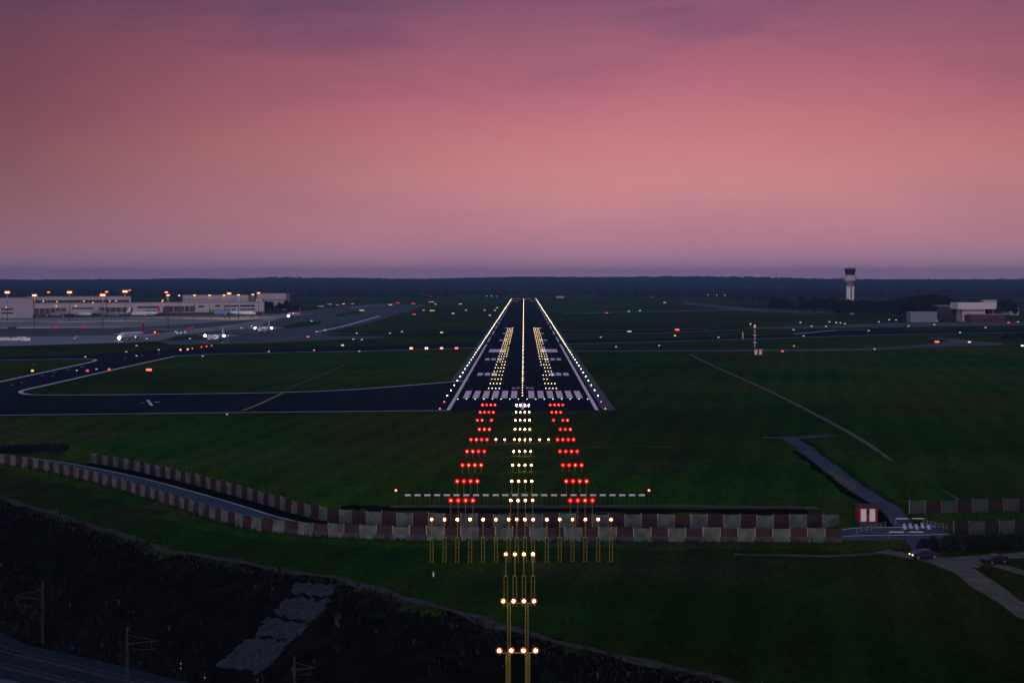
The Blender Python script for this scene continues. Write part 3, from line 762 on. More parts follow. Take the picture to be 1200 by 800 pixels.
while cnt < 6500:
    f = fe[RNG.integers(len(fe))]; o = RNG.uniform(.2, 25); x, y = f[0]+f[2]*o, f[1]+f[3]*o
    if y > 460 or y < 175 or abs(x-CX) > .32*y: continue
    nse = math.sin(x*.21)*math.cos(y*.17)+math.sin(x*.07+y*.05)
    if nse + RNG.normal()*.5 < .1: cnt += .3; continue
    z = tz(x, y); hgt = RNG.uniform(.25, .9)*(1.6 if RNG.random() < .1 else 1); k = 1 if RNG.random() < .05 else 0
    for q in range(5):
        a = RNG.uniform(0, 2*PI); l = RNG.uniform(.2,.6)*hgt; dx, dy = math.cos(a), math.sin(a); wq = .05+.1*hgt
        mb.add([(x-dy*wq, y+dx*wq, z-.05), (x+dy*wq, y-dx*wq, z-.05), (x+dx*l+dy*wq*.4, y+dy*l-dx*wq*.4, z+hgt), (x+dx*l*1.1, y+dy*l*1.1, z+hgt*.9)], [(0,1,2,3)], k)
    cnt += 1
tag(mb.build('scrub', ['soil', 'dry']), kind='stuff')
mb = MB()
for _ in range(1800):
    f = fe[RNG.integers(len(fe))]; o = RNG.normal(1.0, 1.2); x, y = f[0]+f[2]*o, f[1]+f[3]*o
    if y > 430 or abs(x-CX) > .32*y: continue
    z = tz(x, y)
    for q in range(4):
        a = RNG.uniform(0, 2*PI); l = RNG.uniform(.1,.3); hgt = RNG.uniform(.2,.5); dx, dy = math.cos(a), math.sin(a); wq = .07
        mb.add([(x-dy*wq, y+dx*wq, z-.05), (x+dy*wq, y-dx*wq, z-.05), (x+dx*l, y+dy*l, z+hgt)], [(0,1,2)])
tag(mb.build('dry_grass', 'dimtrack'), kind='stuff')

# ------------------------------------------------------------------ railway masts
def catenary(px, base_py, top_py, arm_px, label):
    x, d, z = G(px, base_py); top = z_at(top_py, d)
    t = thing('catenary_mast', label, 'railway mast', (x, d, z), 0, 'railway masts')
    h = top-z; b = MB()
    for s in (-.14, .14): b.tube((s,0,-.3), (s*.7,0,h), .05, .045, 6)
    q = .3
    while q < h-.4: b.tube((-.14,0,q), (.14,0,q+.5), .02, .02, 5); q += .55
    b.build('post', 'mast', t)
    L = (arm_px-px)/F*d; sg = 1 if L > 0 else -1
    b = MB(); b.tube((0,0,h*.70), (L,0,h*.76), .05, .04, 6); b.tube((0,0,h*.86), (L*.85,0,h*.77), .03, .03, 6); b.tube((L*.8,0,h*.74), (L*.8,0,h*.60), .025, .025, 5); b.tube((L*.25,0,h*.60), (L*.95,0,h*.62), .025, .025, 5)
    b.build('arm', 'mast', t)
catenary(50, 755, 680, 16, 'lattice railway mast with its arm to the left, leftmost')
catenary(149, 803, 734, 185, 'lattice railway mast with its arm to the right, in the lower left')
catenary(345, 826, 768, 369, 'railway mast cut off by the bottom edge, below the slabs')
for px, py, lb in ((212,789,'short railway signal post with two pale lamps beside the track'), (240,800,'short railway signal post with a pale lamp at the bottom edge')):
    x, d, z = G(px, py); t = thing('signal_post', lb, 'railway signal', (x, d, z), 0)
    b = MB(); b.tube((0,0,-.1), (0,0,1.5), .06, .05, 6); b.build('post', 'darksteel', t)
    for h in ((.7, 1.4) if px < 230 else (.8,)):
        b = MB(); b.dome((0,-.08,h), .11, None, 8, 3, 1, True); b.build('lamp', 'e_paledim' if 'e_paledim' in MT else 'hutwhite', t)

# ------------------------------------------------------------------ terminal
A0, B0 = Vector(P(-20, 373)), Vector(P(308, 369)); AB = B0-A0; LAB = AB.length; TRZ = math.atan2(AB.y, AB.x)
def SU(px):
    r = (px-VX)/F; return (CX + r*A0.y - A0.x)/(AB.x - r*AB.y)
def SX_(px): return SU(px)*LAB
def SZ_(px, py): return H - (py-VY)/F*(A0.y + SU(px)*AB.y)
term = thing('terminal_building', 'long pale low terminal pier with dark window bands at the edge of the apron', 'terminal', (A0.x, A0.y, 0), TRZ)
def tbox(name, m, x0, x1, z0, z1, yf, yb, parent=term, mb=None):
    b = mb or MB(); s0, s1 = SX_(x0), SX_(x1); b.box(((s0+s1)/2, (yf+yb)/2, (z0+z1)/2), (s1-s0, yb-yf, z1-z0))
    return b if mb else b.build(name, m, parent)
tbox('wall', 'wallpale', 38, 309, 3.6, 14.4, 0, 24)
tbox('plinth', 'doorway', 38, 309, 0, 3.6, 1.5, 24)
tbox('end_block', 'wallpale2', -75, 38, 0, 20.3, -1.5, 30)
tbox('roof', 'roofgrey', -75, 38, 20.3, 20.9, -1.9, 30.4)
tbox('roof', 'roofgrey', 38.02, 309.4, 14.4, 14.9, -.5, 24.3)
up = tbox('upper_storey', 'wallpale', 40, 156, 14.9, 21.2, 6, 22)
tbox('upper_roof', 'roofgrey', 39.5, 156.5, 21.2, 21.7, 5.2, 22.6)
b = MB(); n = 26
for i in range(n):
    a, c = 41+113*i/n, 41+113*(i+.9)/n; tbox('', None, a, c, 15.2, 17.8, 5.9, 6.05, mb=b)
b.build('window_band', 'window', up)
def opening(name, m, x0, x1, y0, y1, yf=-.05, mull=0):
    zc0, zc1 = SZ_((x0+x1)/2, y1), SZ_((x0+x1)/2, y0); zc0 = max(zc0, 3.65)
    b = MB(); n = max(1, mull)
    for i in range(n):
        a = x0+(x1-x0)*i/n; c = x0+(x1-x0)*(i+(.9 if n > 1 else 1))/n; tbox('', None, a, c, zc0, zc1, yf, yf+.2, mb=b)
    b.build(name, m, term)
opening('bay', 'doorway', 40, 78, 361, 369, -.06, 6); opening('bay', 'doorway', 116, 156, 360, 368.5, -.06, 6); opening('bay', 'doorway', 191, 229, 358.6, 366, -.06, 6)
opening('window', 'window', 84, 110, 360.4, 362.2, -.06, 10); opening('window', 'window', 161, 186, 358.8, 361, -.06, 10)
opening('window', 'window', 233, 239, 358, 360.2, -.06, 3); opening('window', 'window', 252, 258, 357.4, 359.4, -.06, 3)
opening('window', 'window', 262.5, 279.5, 357.4, 359.4, -.06, 8); opening('window', 'window', 281, 299, 357.3, 359.4, -.06, 8)
opening('window', 'window', 262.5, 279.5, 361.8, 363.2, -.06, 8); opening('window', 'window', 281, 299, 361.6, 363.2, -.06, 8)
opening('window', 'window', 1, 15, 361.3, 363.2, -1.6, 5); opening('window', 'window', 1, 15, 365.8, 367.6, -1.6, 5)
opening('canopy', 'wallpale', 124, 142, 365.4, 367, -2.4); opening('canopy', 'wallpale', 192, 228, 365.6, 366.8, -2.4)
for px, py in ((7,360),(53,353),(69,353.4),(65,358.6),(88,358.3),(100.5,352.9),(108,354.6),(131,352.6),(138.5,352.6),(190,351.6),(189,353)):
    yy = 5.6 if 353.9 > py and 39 < px < 156 else -2.2
    b = MB(); s = SX_(px); b.box((s, yy, SZ_(px, py)), (1.1,.6,.7)); b.build('lamp', 'e_win', term)
# passenger bridges
for px in (66, 112, 172, 246):
    b = MB(); s = SX_(px); b.box((s,-12,5.6), (3.2,24,3.0)); b.box((s,-23,5.5), (4.4,4.5,3.6)); b.tube((s,-20,0), (s,-20,4), .7, .6, 8); b.build('passenger_bridge', 'planegrey', term)
# buildings behind
def plain_building(label, px0, px1, top, d, depth, m='wallpale2', bands=(), base=None, cat='building'):
    x0, x1 = at_d(px0, d), at_d(px1, d); zt = z_at(top, d)
    t = thing('airport_building', label, cat, ((x0+x1)/2, d, 0)); w = x1-x0
    b = MB(); b.box((0,depth/2,zt/2), (w,depth,zt)); b.build('wall', m, t)
    b = MB(); b.box((0,depth/2,zt+.25), (w+.6,depth+.6,.5)); b.build('roof', 'roofgrey', t)
    for zb, hb in bands:
        b = MB(); n = max(3, int(w/5))
        for i in range(n): b.box((-w/2+w*(i+.5)/n,-.05,zb), (w/n*.7,.14,hb))
        b.build('window', 'window', t)
    return t
plain_building('plain lilac hall rising behind the right half of the pier', 214, 291, 346.0, 2160, 40, 'wallpale2', ((15.5,1.5),))
plain_building('low pale hall beyond the right end of the pier', 301, 335, 344.2, 2330, 40, 'wallpale2', ((13,1.2),))
plain_building('pale stair block closing the right end of the pier', 299.5, 307.5, 350.5, 2030, 16, 'wallpale', ((8,1.4),(12,1.4)))
plain_building('small pale shed far beyond the apron near the runway end', 652, 661, 347.2, 3900, 20, 'wallpale')
plain_building('tiny grey shed at the wood edge, left of the runway', 504, 514, 345.6, 4100, 20, 'wallpale2')
plain_building('tiny pale shed at the wood edge, right of the runway', 758, 768, 347, 4000, 20, 'wallpale2')

# ------------------------------------------------------------------ floodlight masts
def flood_mast(px, top, base, m, label, size=1.0):
    x, d = P(px, base); zt = z_at(top, d)
    t = thing('floodlight_mast', label, 'floodlight mast', (x, d, 0), 0, 'apron floodlight masts')
    b = MB(); b.tube((0,0,0), (0,0,zt), .38, .18, 8); b.box((0,0,.2), (1,1,.4)); b.build('pole', 'darksteel', t)
    b = MB(); b.box((0,.15,zt), (3.4*size,.5,.35)); b.build('lamp_frame', 'darksteel', t)
    b = MB(); b.box((0,-.02,zt-.05), (4.6*size,.12,2.5*size)); b.build('halo', 'e_floodrim', t)  # glowing plate added as a halo around the lamps
    for k in range(4):
        q = MB(); c = ((k-1.5)*.85*size, -.25, zt-.05); q.box(c, (.72*size,.5,.95*size)); q.build('lamp', m, t)
    return t, zt
MASTS = [(8.5,342.4,376,'e_flood',1.25,'brightest'),(40.5,346,384,'e_flood',1.0,'tall'),(57,342.3,371,'e_win',.7,'dim'),(81.5,342.3,377,'e_flood',1.2,'bright'),(120.5,345.6,384,'e_flood',1.15,'tall'),(125,341.8,372,'e_win',.8,'dim'),(146.6,341.4,376,'e_flood',1.3,'bright'),(152,340,370,'e_win',.6,'dim'),(195,342.4,372,'e_flood',.8,'small'),(197,345.8,386,'e_flood',.7,'tall thin'),(210,346.2,373,'e_floodw',.6,'small pale'),(228,346,373,'e_floodw',.7,'small pale'),(245.7,346,373,'e_floodw',.7,'small pale'),(262.7,345.8,373,'e_floodw',.7,'small pale'),(268.5,343.8,374,'e_flood',1.05,'bright'),(279.6,345.5,374,'e_floodw',.7,'small pale'),(296.4,345,372,'e_flood',.7,'small orange'),(303,343.2,371,'e_flood',.8,'small orange')]
for k, (px, top, base, m, sz, adj) in enumerate(MASTS):
    w = ORD[k] if k < 12 else ORD[17-k]
    t, zt = flood_mast(px, top, base, m, f'{adj} apron floodlight mast, {w} from the {"left" if k<12 else "right"} along the pier', sz)
    if m in ('e_flood', 'e_floodw') and sz >= .7:
        L = bpy.data.lights.new('floodlight', 'SPOT'); L.energy = 13000; L.color = (1,.66,.42); L.spot_size = R(150); L.spot_blend = .8; L.shadow_soft_size = 1.0
        o = bpy.data.objects.new('floodlight', L); COL.objects.link(o); o.parent = t; o.location = (0,-3.5,zt-1.2); o.rotation_euler = (R(20),0,0)

# ------------------------------------------------------------------ aircraft
def aircraft(label, loc, rz, L=36, span=34, r=1.95, hull='planewhite', fin='planewhite', high=False, lights=(), four=False):
    t = thing('airliner', label, 'airliner', (loc[0], loc[1], .15), rz, 'airliners on the apron')
    zc = r+ (1.0 if high else 1.6)
    def ring(y, rr, z, n=14): return [(rr*math.cos(2*PI*i/n), y, z+rr*math.sin(2*PI*i/n)) for i in range(n)]
    st = [(-.5,.05,-.35),(-.485,.35,-.25),(-.46,.68,-.12),(-.42,.90,-.03),(-.37,1,0),(.18,1,0),(.30,.86,.12),(.40,.55,.35),(.47,.26,.6),(.5,.08,.72)]
    b = MB(); b.loft([ring(y*L, q*r, zc+dz*r) for y, q, dz in st])
    for s in (-1, 1):
        for i in range(26):
            y = -.36*L+.60*L*i/26; b.box((s*r*.955, y, zc+.28*r), (.12,.26,.36), 1)
    f = b.build('fuselage', [hull, 'window'], t)
    b = MB(); b.box((0,-.463*L,zc+.42*r*.7), (1.0*r*.9,.5,.28)); b.build('cockpit_window', 'window', f)
    wz = zc+r*.92 if high else zc-r*.55
    dih = -.045 if high else .09
    for s in (-1, 1):
        y0, c0, c1, sw = -.06*L, .17*L, .055*L, (.10 if high else .21)*L
        def sec(x, yl, c, z, th): return [(x,yl,z),(x,yl+c*.35,z+th),(x,yl+c,z),(x,yl+c*.4,z-th*.5)]
        a = [sec(0, y0-.02*L, c0, wz, .38), sec(s*span*.17, y0+sw*.34, c0*.72, wz+dih*span*.17, .26), sec(s*span/2, y0+sw, c1, wz+dih*span/2, .09)]
        b = MB(); b.loft(a if s > 0 else [q[::-1] for q in a]); b.build('wing', hull, t)
        ex = [.17, .29] if four else [.165]
        for q in ex:
            x = s*span*q; ez = wz+dih*span*q-(1.0 if high else .95); er = .62 if four else .98; ey = y0+sw*q*2*.9
            b = MB(); b.loft([[(x+rr*er*math.cos(2*PI*i/12), ey+yy*er, ez+rr*er*math.sin(2*PI*i/12)) for i in range(12)] for yy, rr in ((-1.9,.82),(-1.7,1),(-.2,1.02),(1.4,.78),(2.1,.5))])
            b.box((x, ey+.4, ez+er*1.0), (.22, 2.2*er, .8)); e = b.build('engine', 'planegrey', t)
            b = MB(); b.tube((x,ey-1.92*er,ez),(x,ey-1.86*er,ez), er*.76, er*.76, 12); b.build('intake', 'rubber', e)
    zt = zc+r*.7; fh = 5.6 if not high else 5.0
    b = MB(); b.loft([[(-.18,.34*L,zt),(.18,.34*L,zt),(.18,.485*L,zt+.3),(-.18,.485*L,zt+.3)], [(-.08,.445*L,zt+fh),(.08,.445*L,zt+fh),(.08,.515*L,zt+fh),(-.08,.515*L,zt+fh)]]); b.build('tail_fin', fin, t)
    tz_ = zt+fh-.1 if high else zt+.1; tspan = .36*span
    for s in (-1, 1):
        ya = .44*L if high else .40*L
        b = MB(); a = [[(0,ya,tz_),(0,ya+1.0,tz_+.16),(0,ya+.085*L,tz_),(0,ya+1.2,tz_-.1)], [(s*tspan/2,ya+.06*L,tz_+.25*(not high)),(s*tspan/2,ya+.075*L,tz_+.05+.25*(not high)),(s*tspan/2,ya+.105*L,tz_+.25*(not high)),(s*tspan/2,ya+.08*L,tz_-.04+.25*(not high))]]
        b.loft(a if s > 0 else [q[::-1] for q in a]); b.build('tailplane', 'planegrey' if not high else hull, t)
    for x, y in ((0,-.38*L),(-2.6,.06*L),(2.6,.06*L)):
        b = MB(); b.tube((x,y,.5),(x*.9,y,zc-r*.6), .16, .2, 8)
        for s in (-.35,.35): b.tube((x+s-.14,y,.5),(x+s+.14,y,.5), .5, .5, 12)
        b.build('landing_gear', 'rubber', t)
    for x, y, z, rr, m in lights:
        b = MB(); b.dome((x,y,zc+z), rr, None, 10, 5, 1, True); b.build('landing_light', m, t)
    return t
MT['e_headpurple'] = glow('bluish landing light', (.80,.74,1), 22); MT['e_headpink'] = glow('pinkish landing light', (1,.70,.70), 22)
aircraft('white airliner turning off the apron with one dazzling nose light', P(154.5,399), R(-15), 34, 33, 1.95, 'planewhite', 'planered', False, ((0,-17.2,-1.5,.95,'e_headpurple'), (4.6,-4,-1.2,.45,'e_win')))
aircraft('small white high wing T tailed airliner taxiing with two wing lights, nearest', P(253.5,400.5), R(-11), 28, 27, 1.75, 'planewhite', 'planewhite', True, ((-6.2,-3.0,1.0,.75,'e_head'),(6.2,-3.0,1.0,.65,'e_head')), True)
aircraft('high wing T tailed airliner taxiing behind the nearest one, two wing lights', P(310,390.5), R(-8), 28, 27, 1.75, 'planewhite', 'planewhite', True, ((-6.2,-3.0,1.0,.7,'e_headpink'),(6.2,-3.0,1.0,.7,'e_head')), True)
aircraft('white airliner rolling with a pink nose light right of the pier', P(345,372.5), R(-13), 36, 35, 2.0, 'planewhite', 'planered', False, ((0,-18,-1.4,1.1,'e_headpink'),(1.5,-8,.9,.6,'e_redlamp')))
for px, py, rz, hull, fin, lb in ((265,370.3,-92,'planeblue','planeblue','blue airliner parked side on before the pier'), (91,371.6,80,'planewhite','planegrey','white airliner parked nose in below the pier, between two bridges'), (170,371.2,-70,'planewhite','planered','white airliner with a red fin parked at the middle of the pier'), (59,372,60,'planegrey','planered','grey airliner parked low before the left bays'), (136,371.6,-60,'planegrey','planewhite','grey airliner parked in front of the central bays'), (284,370.5,75,'planewhite','planeblue','white airliner with a blue fin, parked right of the blue one')):
    aircraft(lb, P(px, py), R(rz), 31 if hull != 'planeblue' else 27, 28, 1.8, hull, fin)

# ------------------------------------------------------------------ apron vehicles
def van(label, px, py, rz, m, L=5.2, lamp=None):
    x, d = P(px, py); t = thing('apron_van', label, 'van', (x, d, .12), rz, 'vehicles on the apron')
    prof = [(-L/2,.5),(-L/2-.02,1.2),(-L/2+.7,1.45),(-L/2+1.3,2.3),(L/2-.1,2.4),(L/2,.5)]
    b = MB(); b.loft([[(a, s*.98*(1 if z < 1.5 else .92), z) for a, z in prof] for s in (-1,1)]); b.build('body', m, t)
    b = MB(); b.add([(-L/2+.73,-.85,1.50),(-L/2+.73,.85,1.50),(-L/2+1.22,.8,2.2),(-L/2+1.22,-.8,2.2)], [(0,1,2,3)]); b.build('windscreen', 'window', t)
    for sx in (-L*.3, L*.3):
        for s in (-1,1): w = MB(); w.tube((sx,s*.75,.38),(sx,s*1.0,.38), .38, .38, 10); w.build('wheel', 'rubber', t)
    if lamp:
        b = MB(); b.box((0,0,2.6), (.9,.5,.5)); b.build('beacon', lamp, t)
for px, py, rz, m, L, lamp, lb in ((3,400,.2,'vanwhite',9,None,'white lorry at the left edge of the apron'),(18,400,.1,'vanwhite',7,None,'white van near the left edge of the apron'),(24.5,399,.1,'vanwhite',7,None,'second white van beside the van at the left edge'),(30.5,400.4,0,'planegrey',6,None,'grey cart right of the two white vans'),(14,386.5,.3,'darksteel',7,None,'dark tractor on the grey apron strip at far left'),(65,385.6,0,'planered',7,None,'dull red tractor on the grey strip below the pier'),(97.5,385.6,0,'planered',6,None,'small dull red cart on the grey strip'),(222.8,386.6,.2,'planered',6,None,'red cart alone on the apron beyond the taxiing airliner'),(181.5,393.6,.1,'planered',6,'e_redlamp','red beaconed car ahead of the taxiing airliner'),(376,360,.4,'vanwhite',9,None,'white lorry on the far taxiway, left of a red light'),(386,357.5,.2,'vanwhite',7,None,'small white van on the far taxiway'),(89,398,1.2,'vanwhite',3,None,'small white marker cart alone on the open apron')):
    van(lb, px, py, rz, m, L, lamp)

# ------------------------------------------------------------------ control tower
d = 2050; x = at_d(996.2, d)
t = thing('control_tower', 'control tower with dark flared cab on a pale twin shaft above the trees', 'control tower', (x, d, 0))
q = d/F
def zt(py): return z_at(py, d)
for cx_, w in ((-2.0,4.4),(2.9,2.6)):
    b = MB(); b.box((cx_*q,0,zt(335)/2), (w*q,6,zt(335))); b.build('shaft', 'towershaft', t)
b = MB(); b.box((.85*q,.8,zt(335)/2), (1.6*q,4,zt(335)-.3)); b.build('shaft_glazing', 'towerdark', t)
def lath(prof, name, m, par=t, n=16):
    b = MB(); b.loft([[(r_*q*math.cos(2*PI*i/n), r_*q*math.sin(2*PI*i/n), zt(py)) for i in range(n)] for r_, py in prof]); return b.build(name, m, par)
lath(((4.0,336),(4.2,332.5),(5.6,329.6)), 'neck', 'towergrey')
lath(((5.6,329.6),(7.0,328.6),(7.2,323.4),(6.2,322.4)), 'gallery', 'wallpale2')
cab = lath(((5.3,322.4),(5.6,319.5),(6.7,315.2)), 'cab', 'towerdark')
lath(((6.9,315.2),(7.0,314.6),(5.5,313.9),(2.0,313.5)), 'cab_roof', 'towergrey')
b = MB()
for i in range(16):
    a = 2*PI*i/16; b.tube((5.35*q*math.cos(a),5.35*q*math.sin(a),zt(322.4)), (6.75*q*math.cos(a),6.75*q*math.sin(a),zt(315.2)), .12, .12, 5)
b.build('mullion', 'darksteel', cab)
b = MB(); b.tube((0,0,zt(313.6)), (0,0,zt(310.5)), .12, .06, 6); b.tube((1.5,0,zt(313.7)), (1.5,0,zt(311.5)), .1, .05, 6); b.build('aerial', 'steel', t)

# ------------------------------------------------------------------ buildings on the right
d = 1700; q = d/F; x = at_d(1140, d)
t = thing('hangar', 'white fronted hangar with a broad overhanging fascia right of the tower', 'hangar', (x, d, 0))
zz = lambda py: z_at(py, d)
b = MB(); b.box((0,0,(zz(354.4)+zz(361.8))/2), (45*q,30,zz(354.4)-zz(361.8))); fa = b.build('fascia', 'towershaft', t)
b = MB()
for i in range(30): b.box((-22*q+44*q*i/29,-15.05,(zz(354.6)+zz(361.6))/2), (.18,.12,zz(354.6)-zz(361.6)-.3))
b.build('cladding_rib', 'wallpale2', fa)
b = MB(); b.box((-1.5*q,4,zz(361.8)/2), (26*q,26,zz(361.8)-.02)); b.build('wall', 'wallpale', t)
b = MB()
for i in range(5): b.box((-11*q+19*q*i/4,-9.1,3.2), (3.4*q,.3,6)); 
b.build('door', 'window', t)
b = MB(); b.box((-1.5*q,-9.1,zz(364.2)), (24*q,.2,.7)); b.build('window', 'window', t)
b = MB()
for i in range(2): b.box(((-20+40*i)*q,-12,zz(361.8)/2), (1.0*q,1.2,zz(361.8)-.02))
b.build('support', 'towergrey', t)
plain_building('blue grey corrugated shed in front of the dark trees', 1067, 1098, 366, 1660, 18, 'bluewall', (), None, 'shed')
plain_building('dark block between the blue shed and the hangar', 1098.5, 1117, 358.5, 1715, 25, 'towerdark', ((8,1.2),))
plain_building('low dull red brick range right of the hangar', 1137, 1178, 368.6, 1630, 12, 'brick', ((2.6,1.4),))
plain_building('small pale roofed shed at the right edge among dark trees', 1180, 1194, 361.4, 2000, 20, 'wallpale2')
plain_building('pale house roof far behind the hangar', 1152, 1168, 351.6, 2700, 15, 'wallpale2')

# ------------------------------------------------------------------ trees
def tree_mesh(h, w, n, seed, size):
    rng = np.random.default_rng(seed); b = MB()
    for _ in range(9):
        a = rng.uniform(0, 2*PI); rr = w*.5*rng.uniform(.05,.75); zc = h*rng.uniform(.32,.82); f = 1-.55*abs(zc/h-.5)
        s = w*.5*rng.uniform(.35,.6)*f; leaf_cloud(b, (rr*math.cos(a), rr*math.sin(a), zc), s, s, s*.85, n, size, rng, 0 if rng.random() < .6 else 1, .35)
    leaf_cloud(b, (0,0,h*.86), w*.2, w*.2, h*.13, n, size, rng, 1, .3)
    tr = MB(); tr.tube((0,0,-.3), (0,0,h*.45), h*.022, h*.013, 7)
    for _ in range(5):
        a = rng.uniform(0,2*PI); z0 = h*rng.uniform(.25,.45); tr.tube((0,0,z0), (w*.33*math.cos(a), w*.33*math.sin(a), z0+h*.25), h*.011, h*.004, 5)
    return b.mesh('crown', ['leafA','leafB']), tr.mesh('trunk', 'bark')
PROTO = [tree_mesh(1.0*hh, ww, 110, 50+i, .75) for i, (hh, ww) in enumerate(((16,11),(18,12),(20,13),(15,10),(22,13),(17,14)))]
PH = (16,18,20,15,22,17)
def plant(px, d, h, label, group):
    i = RNG.integers(6); s = h/PH[i]; c, tr = PROTO[i]
    t = thing('broadleaf_tree', label, 'tree', (at_d(px, d), d, 0), RNG.uniform(0, 6.28), group); t.scale = (s*RNG.uniform(.9,1.25), s*RNG.uniform(.9,1.25), s)
    put('crown', c, t); put('trunk', tr, t)
for k in range(34): plant(RNG.uniform(899, 985), RNG.uniform(2090, 2250), RNG.uniform(12, 20), 'dark tree in the low clump left of the control tower', 'trees left of the tower')
for k in range(36): plant(RNG.uniform(979, 1030), RNG.uniform(1830, 1930), RNG.uniform(15, 19), 'black green tree in the block in front of the control tower', 'trees before the tower')
for k in range(64):
    px = RNG.uniform(1028, 1128); hh = 17+8*math.exp(-((px-1085)/32)**2)
    plant(px, RNG.uniform(1740, 1900), hh*RNG.uniform(.85, 1.05), 'tall dark tree in the big clump between tower and hangar', 'trees between tower and hangar')
for k in range(26): plant(RNG.uniform(1128, 1215), RNG.uniform(1780, 2300), RNG.uniform(13, 19), 'dark tree behind the hangar and the brick range', 'trees behind the hangar')
for k in range(10): plant(RNG.uniform(1176, 1212), RNG.uniform(1090, 1180), RNG.uniform(4, 6.5), 'low dark tree by the taxiway bend at the right edge', 'low trees at the right edge')
for k in range(16): plant(RNG.uniform(850, 905), RNG.uniform(3000, 3500), RNG.uniform(12, 18), 'small tree in the line reaching in from the wood', 'trees at the wood edge')
for k in range(20): plant(RNG.uniform(309, 350), RNG.uniform(2150, 2300), RNG.uniform(8, 13), 'low dark shrubby tree right of the pier end', 'low trees by the pier end')

# far woods: thousands of crowns that read as one mass
mb = MB()
def crown(x, y, z0, r, h, rng):
    n = 7; ph = rng.uniform(0, 6.28); rings = []
    for j, (q, zf) in enumerate(((.55,.12),(1.0,.35),(.92,.62),(.5,.9),(.08,1.0))):
        rings.append([(x+r*q*rng.uniform(.75,1.2)*math.cos(ph+2*PI*i/n), y+r*q*rng.uniform(.75,1.2)*math.sin(ph+2*PI*i/n), z0+h*zf*rng.uniform(.92,1.06)) for i in range(n)])
    mb.loft(rings, 0, False)
rngw = np.random.default_rng(3)
def hill_z(x, y):
    a = np.clip((y-4300)/5500, 0, 1); a = a*a*(3-2*a)
    n = 1 + .16*np.sin(x*.0011+1.3)+.10*np.sin(x*.0027+y*.0006)+.06*np.sin(x*.0061+2)+.04*np.sin(x*.013+y*.002)
    return -1.5 + 44*a*n
for k in range(5200):
    f = rngw.random(); y = 3950 + 5200*f**1.8
    x = rngw.uniform(-.33, .32)*y
    if abs(x) < 160 and y < 4250: continue
    if (math.sin(x*.004+y*.0013)+math.sin(x*.0017-y*.0009+2)) < -.55 and y > 4500: continue
    z0 = max(0, float(hill_z(np.array(x), np.array(y)))) if y > 4300 else 0
    s = 1 + (y-4000)/9000
    crown(x, y, z0-.5, rngw.uniform(4,8)*s, (rngw.uniform(12,20) if y < 4900 else rngw.uniform(7,10)), rngw)
tag(mb.build('far_woods', 'woods', None, False), kind='stuff')
gxh = np.linspace(-6500, 6500, 190); gyh = np.concatenate([np.linspace(4300, 9000, 60), np.linspace(9200, 14500, 30)])
HX, HY = np.meshgrid(gxh, gyh); HZ = hill_z(HX, HY) + (HY > 4700)*7*np.sin(HX*.05+HY*.02)*np.cos(HY*.04)
me = bpy.data.meshes.new('hills'); idx = np.arange(HX.size).reshape(HX.shape)
me.from_pydata(np.stack([HX,HY,HZ], -1).reshape(-1,3).tolist(), [], np.stack([idx[:-1,:-1], idx[:-1,1:], idx[1:,1:], idx[1:,:-1]], -1).reshape(-1,4).tolist())
me.materials.append(MT['hill']); me.update(); tag(put('hills', me), kind='structure')

